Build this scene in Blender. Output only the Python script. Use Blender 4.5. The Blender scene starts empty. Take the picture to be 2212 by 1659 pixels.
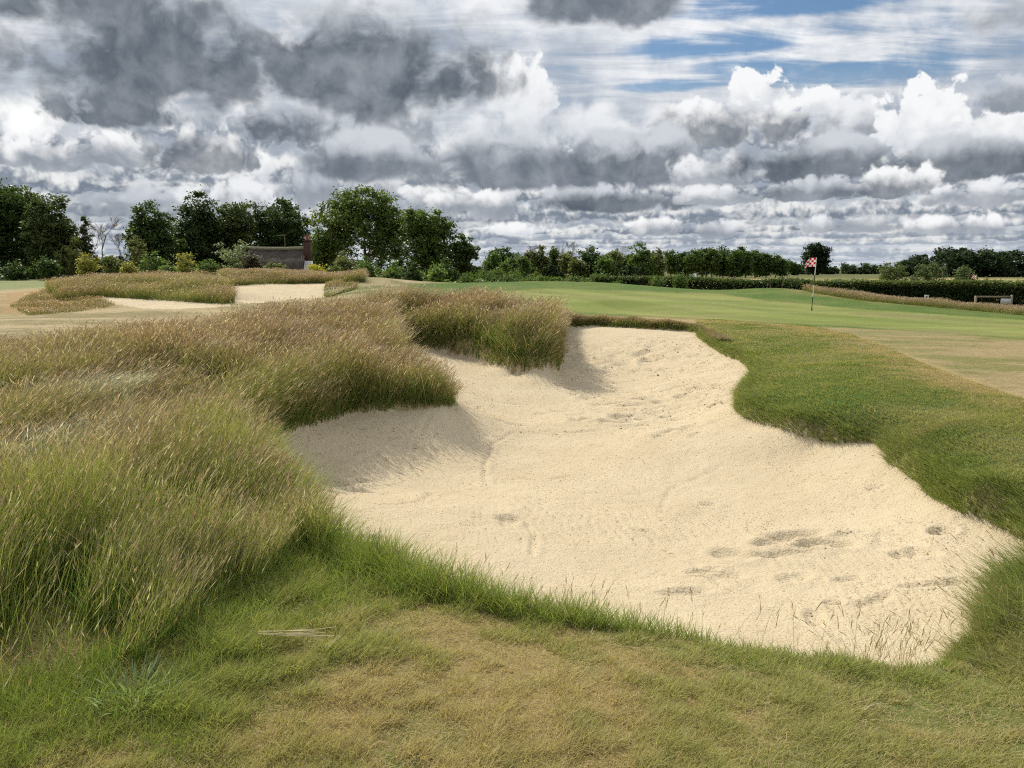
import bpy, math, random
import numpy as np
from mathutils import Vector
C = bpy.context.scene.collection
PI = math.pi
# ------------------------------------------------------------------ camera
EYE = 1.65
FPX = 1703.0                      # focal length in units of a 2212 px wide picture
PITCH = math.atan(245.0 / FPX)
CP, SP = math.cos(PITCH), math.sin(PITCH)
sc = bpy.context.scene
cd = bpy.data.cameras.new('camera'); cam = bpy.data.objects.new('camera', cd); C.objects.link(cam)
cam.location = (0, 0, EYE); cam.rotation_euler = (PI/2 - PITCH, 0, 0)
cd.sensor_width = 36; cd.lens = 36 * FPX / 2212.0
cd.clip_start = 0.05; cd.clip_end = 6000
sc.camera = cam
sc.view_settings.view_transform = 'Standard'; sc.view_settings.look = 'None'
sc.view_settings.exposure = 0.0; sc.view_settings.gamma = 1.0
sc.cycles.max_bounces = 6; sc.cycles.diffuse_bounces = 3; sc.cycles.glossy_bounces = 1
sc.cycles.transmission_bounces = 3; sc.cycles.transparent_max_bounces = 4
sc.cycles.use_denoising = False; sc.cycles.pixel_filter_type = 'BLACKMAN_HARRIS'; sc.cycles.filter_width = 1.15
sc.cycles.use_adaptive_sampling = True; sc.cycles.adaptive_threshold = 0.025; sc.cycles.adaptive_min_samples = 16
sc.cycles.sample_clamp_indirect = 6

def ray(px, py):
    u = (px - 1106.0) / FPX; v = (829.5 - py) / FPX
    return np.array([u, CP + v*SP, -SP + v*CP])
def PZ(px, py, z):                # where the sight line meets height z
    d = ray(px, py); t = (z - EYE) / d[2]
    return (d[0]*t, d[1]*t, z)
def PD(px, py, y):                # the point on the sight line at depth y
    d = ray(px, py); t = y / d[1]
    return (d[0]*t, y, EYE + d[2]*t)
SUN_AZ, SUN_EL = math.radians(-34), math.radians(42)   # azimuth measured from +Y towards +X
# ------------------------------------------------------------------ light and sky
sd_ = Vector((math.sin(SUN_AZ)*math.cos(SUN_EL), math.cos(SUN_AZ)*math.cos(SUN_EL), math.sin(SUN_EL)))
sl = bpy.data.lights.new('sun', 'SUN'); so = bpy.data.objects.new('sun', sl); C.objects.link(so)
sl.energy = 4.7; sl.angle = math.radians(0.55); sl.color = (1.0, 0.935, 0.82)
so.rotation_euler = sd_.to_track_quat('Z', 'Y').to_euler(); so.location = (-20, 20, 30)

W = bpy.data.worlds.new('World'); sc.world = W; W.use_nodes = True
nt = W.node_tree; nt.nodes.clear()
W.cycles.sampling_method = 'NONE'

class S:                           # tiny expression builder over Math nodes
    def __init__(s, sock): s.k = sock
    def __add__(a, b): return M_('ADD', a, b)
    def __radd__(a, b): return M_('ADD', b, a)
    def __sub__(a, b): return M_('SUBTRACT', a, b)
    def __rsub__(a, b): return M_('SUBTRACT', b, a)
    def __mul__(a, b): return M_('MULTIPLY', a, b)
    def __rmul__(a, b): return M_('MULTIPLY', b, a)
    def __truediv__(a, b): return M_('DIVIDE', a, b)
    def __neg__(a): return M_('MULTIPLY', a, -1.0)
def put(sock, v):
    if isinstance(v, S): nt.links.new(v.k, sock)
    else: sock.default_value = v
def M_(op, *a):
    n = nt.nodes.new('ShaderNodeMath'); n.operation = op
    for i, v in enumerate(a): put(n.inputs[i], v)
    return S(n.outputs[0])
def smooth(x, lo, hi):
    n = nt.nodes.new('ShaderNodeMapRange'); n.interpolation_type = 'SMOOTHSTEP'
    put(n.inputs[0], x); put(n.inputs[1], lo); put(n.inputs[2], hi)
    return S(n.outputs[0])
def mixc(f, a, b):
    n = nt.nodes.new('ShaderNodeMix'); n.data_type = 'RGBA'; n.clamp_factor = True
    put(n.inputs[0], f)
    for i, v in ((6, a), (7, b)):
        if isinstance(v, S): nt.links.new(v.k, n.inputs[i])
        else: n.inputs[i].default_value = (*v, 1)
    return S(n.outputs[2])
def vec(x, y, z):
    n = nt.nodes.new('ShaderNodeCombineXYZ')
    for i, v in enumerate((x, y, z)): put(n.inputs[i], v)
    return S(n.outputs[0])
def vmath(op, a, b):
    n = nt.nodes.new('ShaderNodeVectorMath'); n.operation = op
    put(n.inputs[0], a); put(n.inputs[1], b)
    return S(n.outputs[0])
def noise(v, scale, detail=4, rough=0.5, lac=2.0, col=False, dist=0.0):
    n = nt.nodes.new('ShaderNodeTexNoise'); n.noise_dimensions = '3D'
    put(n.inputs['Vector'], v); n.inputs['Scale'].default_value = scale
    n.inputs['Detail'].default_value = detail; n.inputs['Roughness'].default_value = rough
    n.inputs['Lacunarity'].default_value = lac; n.inputs['Distortion'].default_value = dist
    return S(n.outputs['Color' if col else 'Fac'])
def puffs(v, scale, detail=2, rough=0.5):
    n = nt.nodes.new('ShaderNodeTexVoronoi'); n.voronoi_dimensions = '3D'; n.feature = 'F1'
    put(n.inputs['Vector'], v); n.inputs['Scale'].default_value = scale
    n.inputs['Detail'].default_value = detail; n.inputs['Roughness'].default_value = rough
    n.normalize = True
    return S(n.outputs['Distance'])

tc = nt.nodes.new('ShaderNodeTexCoord'); sx = nt.nodes.new('ShaderNodeSeparateXYZ')
nt.links.new(tc.outputs['Generated'], sx.inputs[0])
dx, dy, dz = (S(sx.outputs[i]) for i in range(3))
hl = M_('MAXIMUM', M_('SQRT', dx*dx + dy*dy), 0.05)
U = M_('ARCTAN2', dx, dy) * FPX                 # bearing, +Y = 0
V = (dz / hl) * FPX                             # height over the horizon
cyl = vec(dx / hl, dy / hl, dz / hl)
# gentle swirl of the lookup direction so nothing has a drawn outline
wob = vmath('SUBTRACT', noise(cyl, 9.0, 3, 0.55, col=True), (0.5, 0.5, 0.5))
wn = nt.nodes.new('ShaderNodeVectorMath'); wn.operation = 'SCALE'; put(wn.inputs[0], wob); wn.inputs['Scale'].default_value = 0.05
cw = vmath('ADD', cyl, S(wn.outputs[0]))
lnV = M_('LOGARITHM', M_('MAXIMUM', V, 1.0) / 100.0 + 0.32, math.e)

NB = noise(cw, 8.0, 6, 0.54)        # big
NM = noise(cw, 22.0, 5, 0.56)       # medium
NF = noise(cw, 60.0, 4, 0.6)        # fine
PB = puffs(cw, 16.0, 2, 0.55)
PM = puffs(cw, 45.0, 1, 0.55)
# the cumulus field seen edge-on: flatter and finer towards the horizon
flat = vec((dx/hl), (dy/hl), lnV * 0.12)
NR = noise(flat, 9.0, 5, 0.58)
NR2 = noise(vmath('ADD', flat, (3.1, 1.7, 0.4)), 24.0, 6, 0.58)
PR = puffs(cw, 95.0, 1, 0.6)

# light raking across the billows: density here against density a little nearer the sun
HA = noise(cw, 17.0, 5, 0.60)
HB = noise(vmath('ADD', cw, (-0.010, 0.0, 0.014)), 17.0, 5, 0.60)
REL = M_('MINIMUM', M_('MAXIMUM', (HA - HB) * 1.15, -0.5), 0.5)

def skp(px, py):
    d = ray(px, py); h = math.hypot(d[0], d[1])
    return math.atan2(d[0], d[1]) * FPX, d[2] / h * FPX
K = 10.0                            # the Background runs at 0.1
def g(r, gg, b, m=1.0):             # picture colour -> radiance
    f = lambda c: ((c/255/12.92) if c <= 10 else ((c/255+.055)/1.055)**2.4)
    return (f(r)*K*m, f(gg)*K*m, f(b)*K*m)

sky = nt.nodes.new('ShaderNodeTexSky'); sky.sky_type = 'NISHITA'; sky.sun_disc = False
sky.sun_elevation = SUN_EL; sky.sun_rotation = SUN_AZ % (2*PI); sky.dust_density = 0.6
hs = nt.nodes.new('ShaderNodeHueSaturation'); nt.links.new(sky.outputs[0], hs.inputs['Color'])
hs.inputs['Saturation'].default_value = 1.28; hs.inputs['Value'].default_value = 0.84
blue = S(hs.outputs[0])

# high thin cloud with torn blue gaps
plane = vec(dx / (M_('MAXIMUM', dz, 0.02) + 0.06), dy / (M_('MAXIMUM', dz, 0.02) + 0.06), 0.0)
mp = nt.nodes.new('ShaderNodeMapping'); put(mp.inputs['Vector'], plane)
mp.inputs['Rotation'].default_value = (0, 0, math.radians(35)); mp.inputs['Scale'].default_value = (0.55, 1.5, 1)
WSP = noise(S(mp.outputs[0]), 2.6, 6, 0.62, dist=0.6)
hole = None
for px, py, w, h in ((1540, 98, 150, 26), (1620, 150, 110, 24), (1880, 158, 150, 24), (1720, 6, 260, 22), (1450, 185, 90, 12)):
    cx, cv = skp(px, py)
    eu = (U - cx)*(1/w); ev = (V - cv)*(1/h); e = eu*eu + ev*ev
    q = 1.0 - smooth(e, 0.0, 2.2)
    hole = q if hole is None else M_('MAXIMUM', hole, q)
thin = smooth(WSP + NM*0.35 + NF*0.12 - 0.06 - hole*0.35 + smooth(U, 350.0, -300.0)*0.3, 0.30, 0.70)
sheet = mixc(smooth(NB*0.6 + WSP*0.55 + NM*0.2, 0.5, 0.85), g(168, 180, 196), g(250, 251, 253))
out = mixc(0.03 + thin*0.97, blue, sheet)

DK, LT = g(98, 108, 122), g(214, 219, 226)
# rows of flat-based cumulus, stacked up from the horizon
def rows(out, k, off, jit, cov_lo, cov_hi, dark, light, nz, hmax, hmin=-50.0, sh=0.0):
    r = lnV * k + off + (nz - 0.5) * jit + (NM - 0.5)*0.55 + (NF - 0.5)*0.35 + (0.4 - PR)*0.35
    fr = M_('FRACT', r)
    al = smooth(fr, 0.0, 0.10)
    cov = smooth(NR2*0.45 + NM*0.45 + NF*0.2 + (0.4 - PR)*0.16 + (0.5 - fr)*0.42, cov_lo+0.04, cov_hi+0.05)
    t = smooth(fr + (0.42 - PR)*0.9 + (NF - 0.5)*0.9 + (NM - 0.5)*0.5 + REL*0.5 + sh, 0.12, 0.9)
    return mixc(al*cov*smooth(hmax - V, 0.0, 110.0)*smooth(V - hmin, 0.0, 30.0), out, mixc(t, dark, light))
out = mixc(smooth(420.0 - V, 0.0, 200.0)*0.95, out, mixc(smooth(NR*0.6 + NM*0.5 + NF*0.3 + REL*0.5, 0.5, 1.0), g(158, 167, 180), g(226, 230, 234)))
out = rows(out, 2.8, 0.30, 2.4, 0.40, 0.50, g(134, 144, 158), g(236, 238, 239), NR, 340.0)
out = rows(out, 4.0, 0.75, 1.6, 0.44, 0.52, g(124, 135, 150), g(238, 239, 238), NR2, 260.0)
out = rows(out, 5.2, 0.10, 2.4, 0.45, 0.52, g(150, 161, 176), g(236, 236, 233), NR, 150.0)

# single clouds: left, right, base row, top row, dark, light, edge softness, shade shift
def shared(n1, n2, p):
    edge = (n1 - 0.5)*3.2 + (n2 - 0.5)*1.8 + (0.36 - p)*1.9 + 1.0
    shade = (0.42 - p)*0.9 + (n2 - 0.5)*0.45 + (n1 - 0.5)*0.6 + REL*0.8
    return edge, shade
E1, T1 = shared(NB, NM, PB); E2, T2 = shared(NM, NF, PM)
TV = smooth(NM*0.6 + NB*0.4 + (0.5 - PB)*0.4 + REL*0.7, 0.32, 1.0) * 0.45
def cloud(out, x0, x1, yb, yt, dark=DK, light=LT, soft=0.35, sh=0.0, small=False, op=1.0, base=3.0):
    ym = (yb + yt) / 2
    a0, _ = skp(x0, ym); a1, _ = skp(x1, ym); _, vb = skp((x0+x1)/2, yb); _, vt = skp((x0+x1)/2, yt)
    cx = (a0+a1)/2; w = (a1-a0)/2; h = vt - vb
    E, T = (E2, T2) if small else (E1, T1)
    u = M_('MULTIPLY_ADD', U, 1/w, -cx/w); v = M_('MULTIPLY_ADD', V, 1/h, -vb/h - 0.22)
    q = M_('MAXIMUM', v * (1/0.78), v * (-base))
    s = E - M_('MULTIPLY_ADD', u, u, q*q)
    al = smooth(s, 0.0, soft*1.6)
    t = smooth(v + T + sh, -0.05, 0.85)
    t = M_('MAXIMUM', t, TV)
    if op != 1.0: al = al * op
    return mixc(al, out, mixc(t, dark, light))
W1 = g(248, 249, 250); GL = g(255, 255, 254, 1.05)
D1 = g(88, 98, 110); D2 = g(106, 115, 127); D3 = g(143, 151, 162); L2 = g(208, 213, 220); L3 = g(238, 240, 243)
CL = [  # (..., small noise?)
 (-30, 150, 300, 185, L3, GL, 0.8, 0.3), (290, 420, 235, 160, L3, GL, 0.9, 0.3, 1), (470, 590, 250, 165, L3, GL, 0.9, 0.25, 1), (560, 680, 160, 20, L3, W1, 0.9, 0.1, 1),
 (-160, 180, 480, 395, D3, L3, 0.5, 0.0, 1), (150, 420, 470, 385, D3, L2, 0.5, 0.0, 1), (380, 640, 480, 385, D3, L3, 0.5, 0.0, 1),
 (-60, 240, 362, 292, D3, W1, 0.4, 0.05, 1), (600, 760, 440, 340, D3, L2, 0.5, 0.0, 1),
 (735, 870, 430, 345, D3, W1, 0.4, 0.15, 1), (860, 1020, 460, 382, D3, W1, 0.4, 0.08, 1), (1000, 1150, 470, 395, D3, L3, 0.5, 0.0, 1),
 (540, 600, 385, 305, L2, W1, 0.5, 0.2, 1),
 (260, 560, 362, 258, D2, W1, 0.35, -0.05, 1), (140, 330, 352, 280, D3, W1, 0.4, 0.02, 1),
 (1040, 1220, 240, 118, L2, W1, 0.25, 0.25, 1),
 (940, 1440, 330, 200, L2, L3, 0.5, 0.1),
 (690, 960, 305, 192, D3, L3, 0.4, 0.0, 1), (500, 760, 305, 215, D2, L2, 0.45, -0.05, 1),
 (560, 960, 385, 285, D2, L2, 0.45, -0.08),
 (1700, 1840, 245, 190, L2, W1, 0.25, 0.2, 1), (1740, 1930, 310, 205, D3, L3, 0.4, 0.1, 1),
 (1555, 1715, 250, 140, L2, W1, 0.2, 0.25, 1), (1640, 1760, 295, 205, D2, W1, 0.3, -0.02, 1),
 (1400, 1660, 308, 205, D2, W1, 0.3, 0.0, 1),
 (900, 1500, 405, 275, D2, L2, 0.35, -0.12), (1230, 1480, 380, 290, D1, L2, 0.4, -0.1, 1),
 (1890, 2130, 330, 160, L2, W1, 0.2, 0.22, 1), (2050, 2330, 320, 205, L2, W1, 0.25, 0.2, 1), (2090, 2330, 235, 155, D3, L2, 0.4, 0.0, 1),
 (1450, 1640, 405, 330, D3, L3, 0.45, 0.0, 1),
 (1560, 2000, 392, 285, D1, L2, 0.35, -0.10), (1900, 2420, 375, 280, D1, L2, 0.35, -0.10),
 (1110, 1560, 455, 400, D1, L2, 0.5, -0.12, 1), (1640, 1900, 428, 382, D2, L2, 0.4, 0.0, 1), (1840, 2030, 420, 355, D2, W1, 0.35, 0.08, 1),
 (2000, 2300, 440, 385, D3, L3, 0.4, 0.05, 1), (1440, 1660, 440, 400, D3, L3, 0.4, 0.0, 1),
 (920, 1090, 455, 402, D3, W1, 0.4, 0.15, 1), (1340, 1500, 505, 465, D3, W1, 0.4, 0.15, 1), (1470, 1620, 512, 470, D3, L3, 0.4, 0.1, 1), (1740, 1960, 500, 452, D3, L3, 0.4, 0.08, 1),
 (1960, 2200, 505, 462, D3, W1, 0.4, 0.08, 1), (1040, 1190, 506, 478, L2, W1, 0.5, 0.2, 1),
 # the dark masses at the top
 (85, 420, 268, 168, D1, L2, 0.5, -0.18, 1),
 (-110, 650, 212, -150, D1, L2, 0.55, -0.38),
 (500, 1130, 222, -25, D1, L2, 0.5, -0.20),
 (1120, 1480, 52, -120, D2, L2, 0.5, -0.25),
 (2100, 2600, 60, -160, D3, L3, 0.5, 0.1),
]
for c in CL: out = cloud(out, *c)
# pale air just over the horizon
out = mixc(smooth(90.0 - V, 0.0, 95.0)*0.55, out, g(196, 206, 219))
bgn = nt.nodes.new('ShaderNodeBackground'); bgn.inputs['Strength'].default_value = 0.1
wo = nt.nodes.new('ShaderNodeOutputWorld')
nt.links.new(out.k, bgn.inputs['Color']); nt.links.new(bgn.outputs[0], wo.inputs[0])
# ------------------------------------------------------------------ value noise for numpy
def _hash(ix, iy, seed):
    n = (ix.astype(np.int64)*374761393 + iy.astype(np.int64)*668265263 + seed*1442695041) & 0xFFFFFFFF
    n = ((n ^ (n >> 13)) * 1274126177) & 0xFFFFFFFF
    n = (n ^ (n >> 16)) & 0xFFFFFFFF
    return n.astype(np.float64) / 4294967295.0
def vn(x, y, seed=0):
    ix = np.floor(x); iy = np.floor(y); fx = x-ix; fy = y-iy
    fx = fx*fx*(3-2*fx); fy = fy*fy*(3-2*fy)
    a = _hash(ix, iy, seed); b = _hash(ix+1, iy, seed); c = _hash(ix, iy+1, seed); d = _hash(ix+1, iy+1, seed)
    return (a*(1-fx)+b*fx)*(1-fy) + (c*(1-fx)+d*fx)*fy
def fbm(x, y, scale, oct=4, seed=0, rough=0.5):
    s = 0; a = 1; t = 0
    for i in range(oct):
        s = s + a*vn(x/scale*2**i + 17.3*i, y/scale*2**i - 9.1*i, seed+i); t += a; a *= rough
    return s/t
def sstep(x, a, b):
    t = np.clip((x-a)/(b-a), 0, 1); return t*t*(3-2*t)

# ------------------------------------------------------------------ outlines in the ground plane
def WP(x, y, z):
    f = y*CP - (z-EYE)*SP; v = y*SP + (z-EYE)*CP
    return (1106 + x/f*FPX, 829.5 - v/f*FPX, z)
def poly_from(pts): return np.array([PZ(*p) for p in pts])
SAND_PX = [ # near lip, left to right, then up the right side, the far lip, the two grassy noses
 (640,1120,-.12),(690,1190,-.14),(760,1222,-.16),(860,1262,-.16),(1000,1320,-.16),(1150,1345,-.16),(1300,1368,-.16),(1500,1402,-.16),
 (1600,1425,-.16),(1750,1440,-.16),(1900,1452,-.16),(2040,1445,-.16),(2100,1400,-.16),(2125,1340,-.16),(2158,1285,-.16),(2185,1240,-.16),
 (2260,1207,-.16),(2285,1172,-.16),(2228,1150,-.18),(2148,1110,-.18),(2060,1085,-.18),(2000,1035,-.18),(1965,995,-.18),(1920,970,-.18),
 (1895,940,-.18),(1850,945,-.18),(1800,935,-.18),(1720,925,-.18),(1650,900,-.18),(1605,888,-.18),(1592,862,-.18),(1610,835,-.18),
 (1632,812,-.17),(1630,788,-.15),(1600,768,-.13),(1550,752,-.1),(1522,730,-.06),(1505,712,0.0),(1430,708,.02),(1330,702,.02),
 (1270,700,.02),(1208,706,.0),(1203,730,.0),(1210,762,-.05),(1192,773,-.05),(1150,775,-.05),(1090,768,-.05),(1000,748,-.05),(900,744,-.02),
 (855,742,0.0),WP(-2.35,15.2,-.02),WP(-1.95,13.2,-.05),WP(-1.25,12.0,-.08),WP(-.92,11.1,-.1),(972,864,-.1),(955,876,-.1),(900,874,-.1),(800,880,-.1),(740,886,-.1),(650,915,-.1),
 (572,936,-.1),(560,965,-.1),(582,1040,-.1)]
SAND = poly_from(SAND_PX)
def seg_dist(x, y, P, closed=True):
    """distance to the outline and whether inside"""
    n = len(P); d2 = np.full(x.shape, 1e18); inside = np.zeros(x.shape, bool)
    for i in range(n if closed else n-1):
        ax, ay = P[i][0], P[i][1]; bx, by = P[(i+1) % n][0], P[(i+1) % n][1]
        ex, ey = bx-ax, by-ay; L = ex*ex+ey*ey+1e-12
        t = np.clip(((x-ax)*ex+(y-ay)*ey)/L, 0, 1)
        d2 = np.minimum(d2, (x-ax-t*ex)**2+(y-ay-t*ey)**2)
        if closed:
            c = (ay > y) != (by > y)
            if abs(ey) > 1e-12:
                xi = ax + (y-ay)*ex/ey
                inside ^= c & (x < xi)
    return np.sqrt(d2), inside
def sd_poly(x, y, P, reach=None):
    out = np.full(x.shape, 1e3)
    lo = P[:, :2].min(0)-3; hi = P[:, :2].max(0)+3
    m = (x > lo[0]) & (x < hi[0]) & (y > lo[1]) & (y < hi[1])
    if m.any():
        d, i = seg_dist(x[m], y[m], P); out[m] = np.where(i, -d, d)
    return out
# rounder outline
def chaikin(P, k=2):
    for _ in range(k):
        Q = np.empty((2*len(P), P.shape[1])); R = np.roll(P, -1, 0)
        Q[0::2] = .75*P+.25*R; Q[1::2] = .25*P+.75*R; P = Q
    return P
SAND = chaikin(SAND, 1)

def tps(pts, lam=1e-3):
    P = np.array([(p[0], p[1]) for p in pts]); z = np.array([p[2] for p in pts]); n = len(P)
    # work in (bearing, log distance) so near and far detail weigh alike
    def warp(x, y): r = np.hypot(x, y)+1.0; return np.arctan2(x, y)*4.0, np.log(r)*4.0
    wx, wy = warp(P[:, 0], P[:, 1])
    def kern(r2): return 0.5*r2*np.log(r2+1e-9)
    A = np.zeros((n+3, n+3)); A[:n, :n] = kern((wx[:, None]-wx)**2+(wy[:, None]-wy)**2) + lam*np.eye(n)
    A[:n, n] = 1; A[:n, n+1] = wx; A[:n, n+2] = wy; A[n:, :n] = A[:n, n:].T
    w = np.linalg.solve(A, np.r_[z, 0, 0, 0])
    def f(x, y):
        sh = x.shape; x = x.ravel(); y = y.ravel(); out = np.empty(len(x))
        for i in range(0, len(x), 60000):
            a, b = warp(x[i:i+60000], y[i:i+60000])
            k = kern((a[:, None]-wx)**2+(b[:, None]-wy)**2)
            out[i:i+60000] = k@w[:n] + w[n]+w[n+1]*a+w[n+2]*b
        return out.reshape(sh)
    return f
G_PTS = [tuple(PZ(*p)[:2])+(p[2]+.05,) for p in SAND_PX[::2]]
def gz(*l): G_PTS.extend(PZ(*p) for p in l)
def gd(*l): G_PTS.extend(PD(*p) for p in l)
gz((1106,1659,0),(400,1659,0),(1800,1659,0),(2212,1659,.0),(0,1659,0),(600,1400,0),(1100,1450,-.02),(1700,1530,-.02),(0,1300,.0),(300,1200,.0),
   (100,1000,.05),(2212,1400,-.03),(2212,1290,-.05),(2190,1420,-.08))
G_PTS += [(0,0,0),(-3,0,0),(3,0,0),(0,-6,0),(-8,0,0),(8,0,0),(-6,3,0),(6,2.5,0),(-5,6,.05),(-4,8,.15),(-7,8,.1),(-9,11,.1),(-12,12,.05),(-3.2,10.3,.22),(-2,11.3,.10)]
# the mound behind the left of the bunker (roots of the tall grass)
G_PTS += [(-1.2,19.2,.5),(-2.0,19.6,.6),(0,18.0,.42),(-2.6,18.2,.3),(.6,17.0,.22),(-4,17.5,.32),(-3,15.5,.3),(-5.5,16,.22),(-4.5,13,.3),(-7,15,.12),(-1.0,21.3,.4),(-4,21.5,.15),(-8,18,.05),(.8,18.2,.3)]
# slope right of the bunker
gz((1650,860,-.02),(1750,890,.0),(1700,800,.05),(1850,870,.08),(2000,940,.08),(2120,1030,.06),(2212,1090,.05),(1620,730,.05),(1700,712,.06),(1800,730,.1),
   (1900,770,.12),(2050,840,.14),(2212,950,.14),(2212,870,.16),(2050,770,.08),(2212,790,.08))
# putting surface and its banks
gz((1300,690,.06),(1500,696,.06),(1755,671,.06),(1600,690,.06),(1900,700,.04),(2100,720,.04),(2212,735,.04),(1300,670,.09),(1000,690,.1))
gd((1060,632,42),(1207,623,47),(1380,629,46),(1554,636,43),(1653,650,38),(1755,658,36),(1813,665,33.5),(2010,678,30.5),(2212,694,28),
   (986,611,52),(1105,609,54),(1207,609,54),(1317,611,53),(1430,621,50),(1554,626,47),(1663,622,44),(1700,628,42),(1755,637,40),(1862,651,37),(2010,664,34),(2212,681,31),
   (1100,650,33),(1300,650,33),(1500,655,32.5),(1200,640,38),(1400,645,37),(1600,662,33.5))
# land falling away behind the banks
G_PTS += [(-3,62,-.1),(4,64,-.3),(10,64,-.4),(16,60,-.5),(20,55,-.6),(24,50,-.7),(24,42,-.7),(26,63,-.8),(34,60,-.85),(40,62,-.8),(44,52,-.9),(0,75,-.4),(20,80,-.6),(40,85,-.7),(60,75,-.6),(60,45,-.8)]
gd((789,598,47),(840,606,46),(879,612,46),(760,630,41),(840,635,37),(900,640,34),(700,655,34),(800,648,32))
# left background: second set of bunkers and mounds
gz((300,700,.08),(100,715,.03),(600,670,.1),(50,690,.05),(400,680,.08),(200,670,.05))
gd((505,657,38),(560,654,39),(640,645,41),(705,640,42),(600,613,46.5),(510,617,45),(705,613,47),
   (560,597,49),(520,603,48),(640,605,49.5),(720,606,50),(770,607,50),(600,600,53),
   (170,642,36),(230,645,36),(330,651,35),(430,655,34.5),(480,656,34.3),(240,652,34),(330,668,31.5),(450,664,33),
   (180,615,41),(260,612,42),(340,611,42),(420,616,41),(480,628,39),(300,630,38),(420,636,37),(495,642,37),
   (470,605,47),(100,628,42),(0,650,34),(60,620,48),(0,618,52))
G_PTS += [(-30,60,.55),(-15,62,.6),(-45,60,.6),(-20,75,.8),(-45,80,.85),(-5,80,.1),(-60,50,.5),(-35,40,.2),(-40,25,.1),(-20,12,.05),(30,12,.1),(22,4,.05),(14,20,.08),(35,30,-.3)]
for a in range(0, 360, 30):
    for r, zz in ((140, .1), (14, 0) if 100 < a < 260 else (140, .1)):
        G_PTS.append((math.sin(math.radians(a))*r, math.cos(math.radians(a))*r, zz))
_seen = set(); _G = []
for p in G_PTS:
    k = (round(p[0], 2), round(p[1], 2))
    if k not in _seen: _seen.add(k); _G.append(p)
G_fit = tps(_G, 4e-3)
S_PTS = [tuple(PZ(*p)[:2])+(p[2]-(.24 if 980 < p[0] < 1216 and 725 < p[1] < 790 else .06),) for p in SAND_PX]
S_PTS += [PZ(*p) for p in [(610,1015,-.36),(700,985,-.42),(800,965,-.42),(900,958,-.44),(1030,935,-.47),(1015,880,-.46),(960,830,-.3),
  (950,790,-.3),(1040,802,-.38),(1120,812,-.42),(1210,822,-.5),(1252,808,-.5),(1235,770,-.42),(1225,735,-.22),(700,1060,-.46),(720,1130,-.36),
  (1100,900,-.58),(1300,900,-.56),(1500,900,-.48),(1300,1000,-.58),(1000,1100,-.5),(1300,1100,-.55),(1600,1000,-.5),(1800,1050,-.42),
  (1400,1200,-.5),(1700,1200,-.44),(2000,1200,-.34),(1700,1300,-.38),(1900,1350,-.3),(1200,1250,-.44),(850,1100,-.46),(1000,1220,-.38),
  (1300,790,-.54),(1400,790,-.52),(1500,800,-.44),(1350,733,-.2),(1260,745,-.3),(1440,738,-.18),(1500,745,-.14),(1570,800,-.3),(1520,850,-.42),(1950,1080,-.34),
  (1750,970,-.36),(1850,1000,-.34),(1190,802,-.42),(1150,798,-.40),(1215,800,-.46),(1228,785,-.43),(1100,792,-.36),(1020,780,-.30),(1180,840,-.52),(1130,835,-.5)]]
S_fit = tps(S_PTS, 2e-3)

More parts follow.
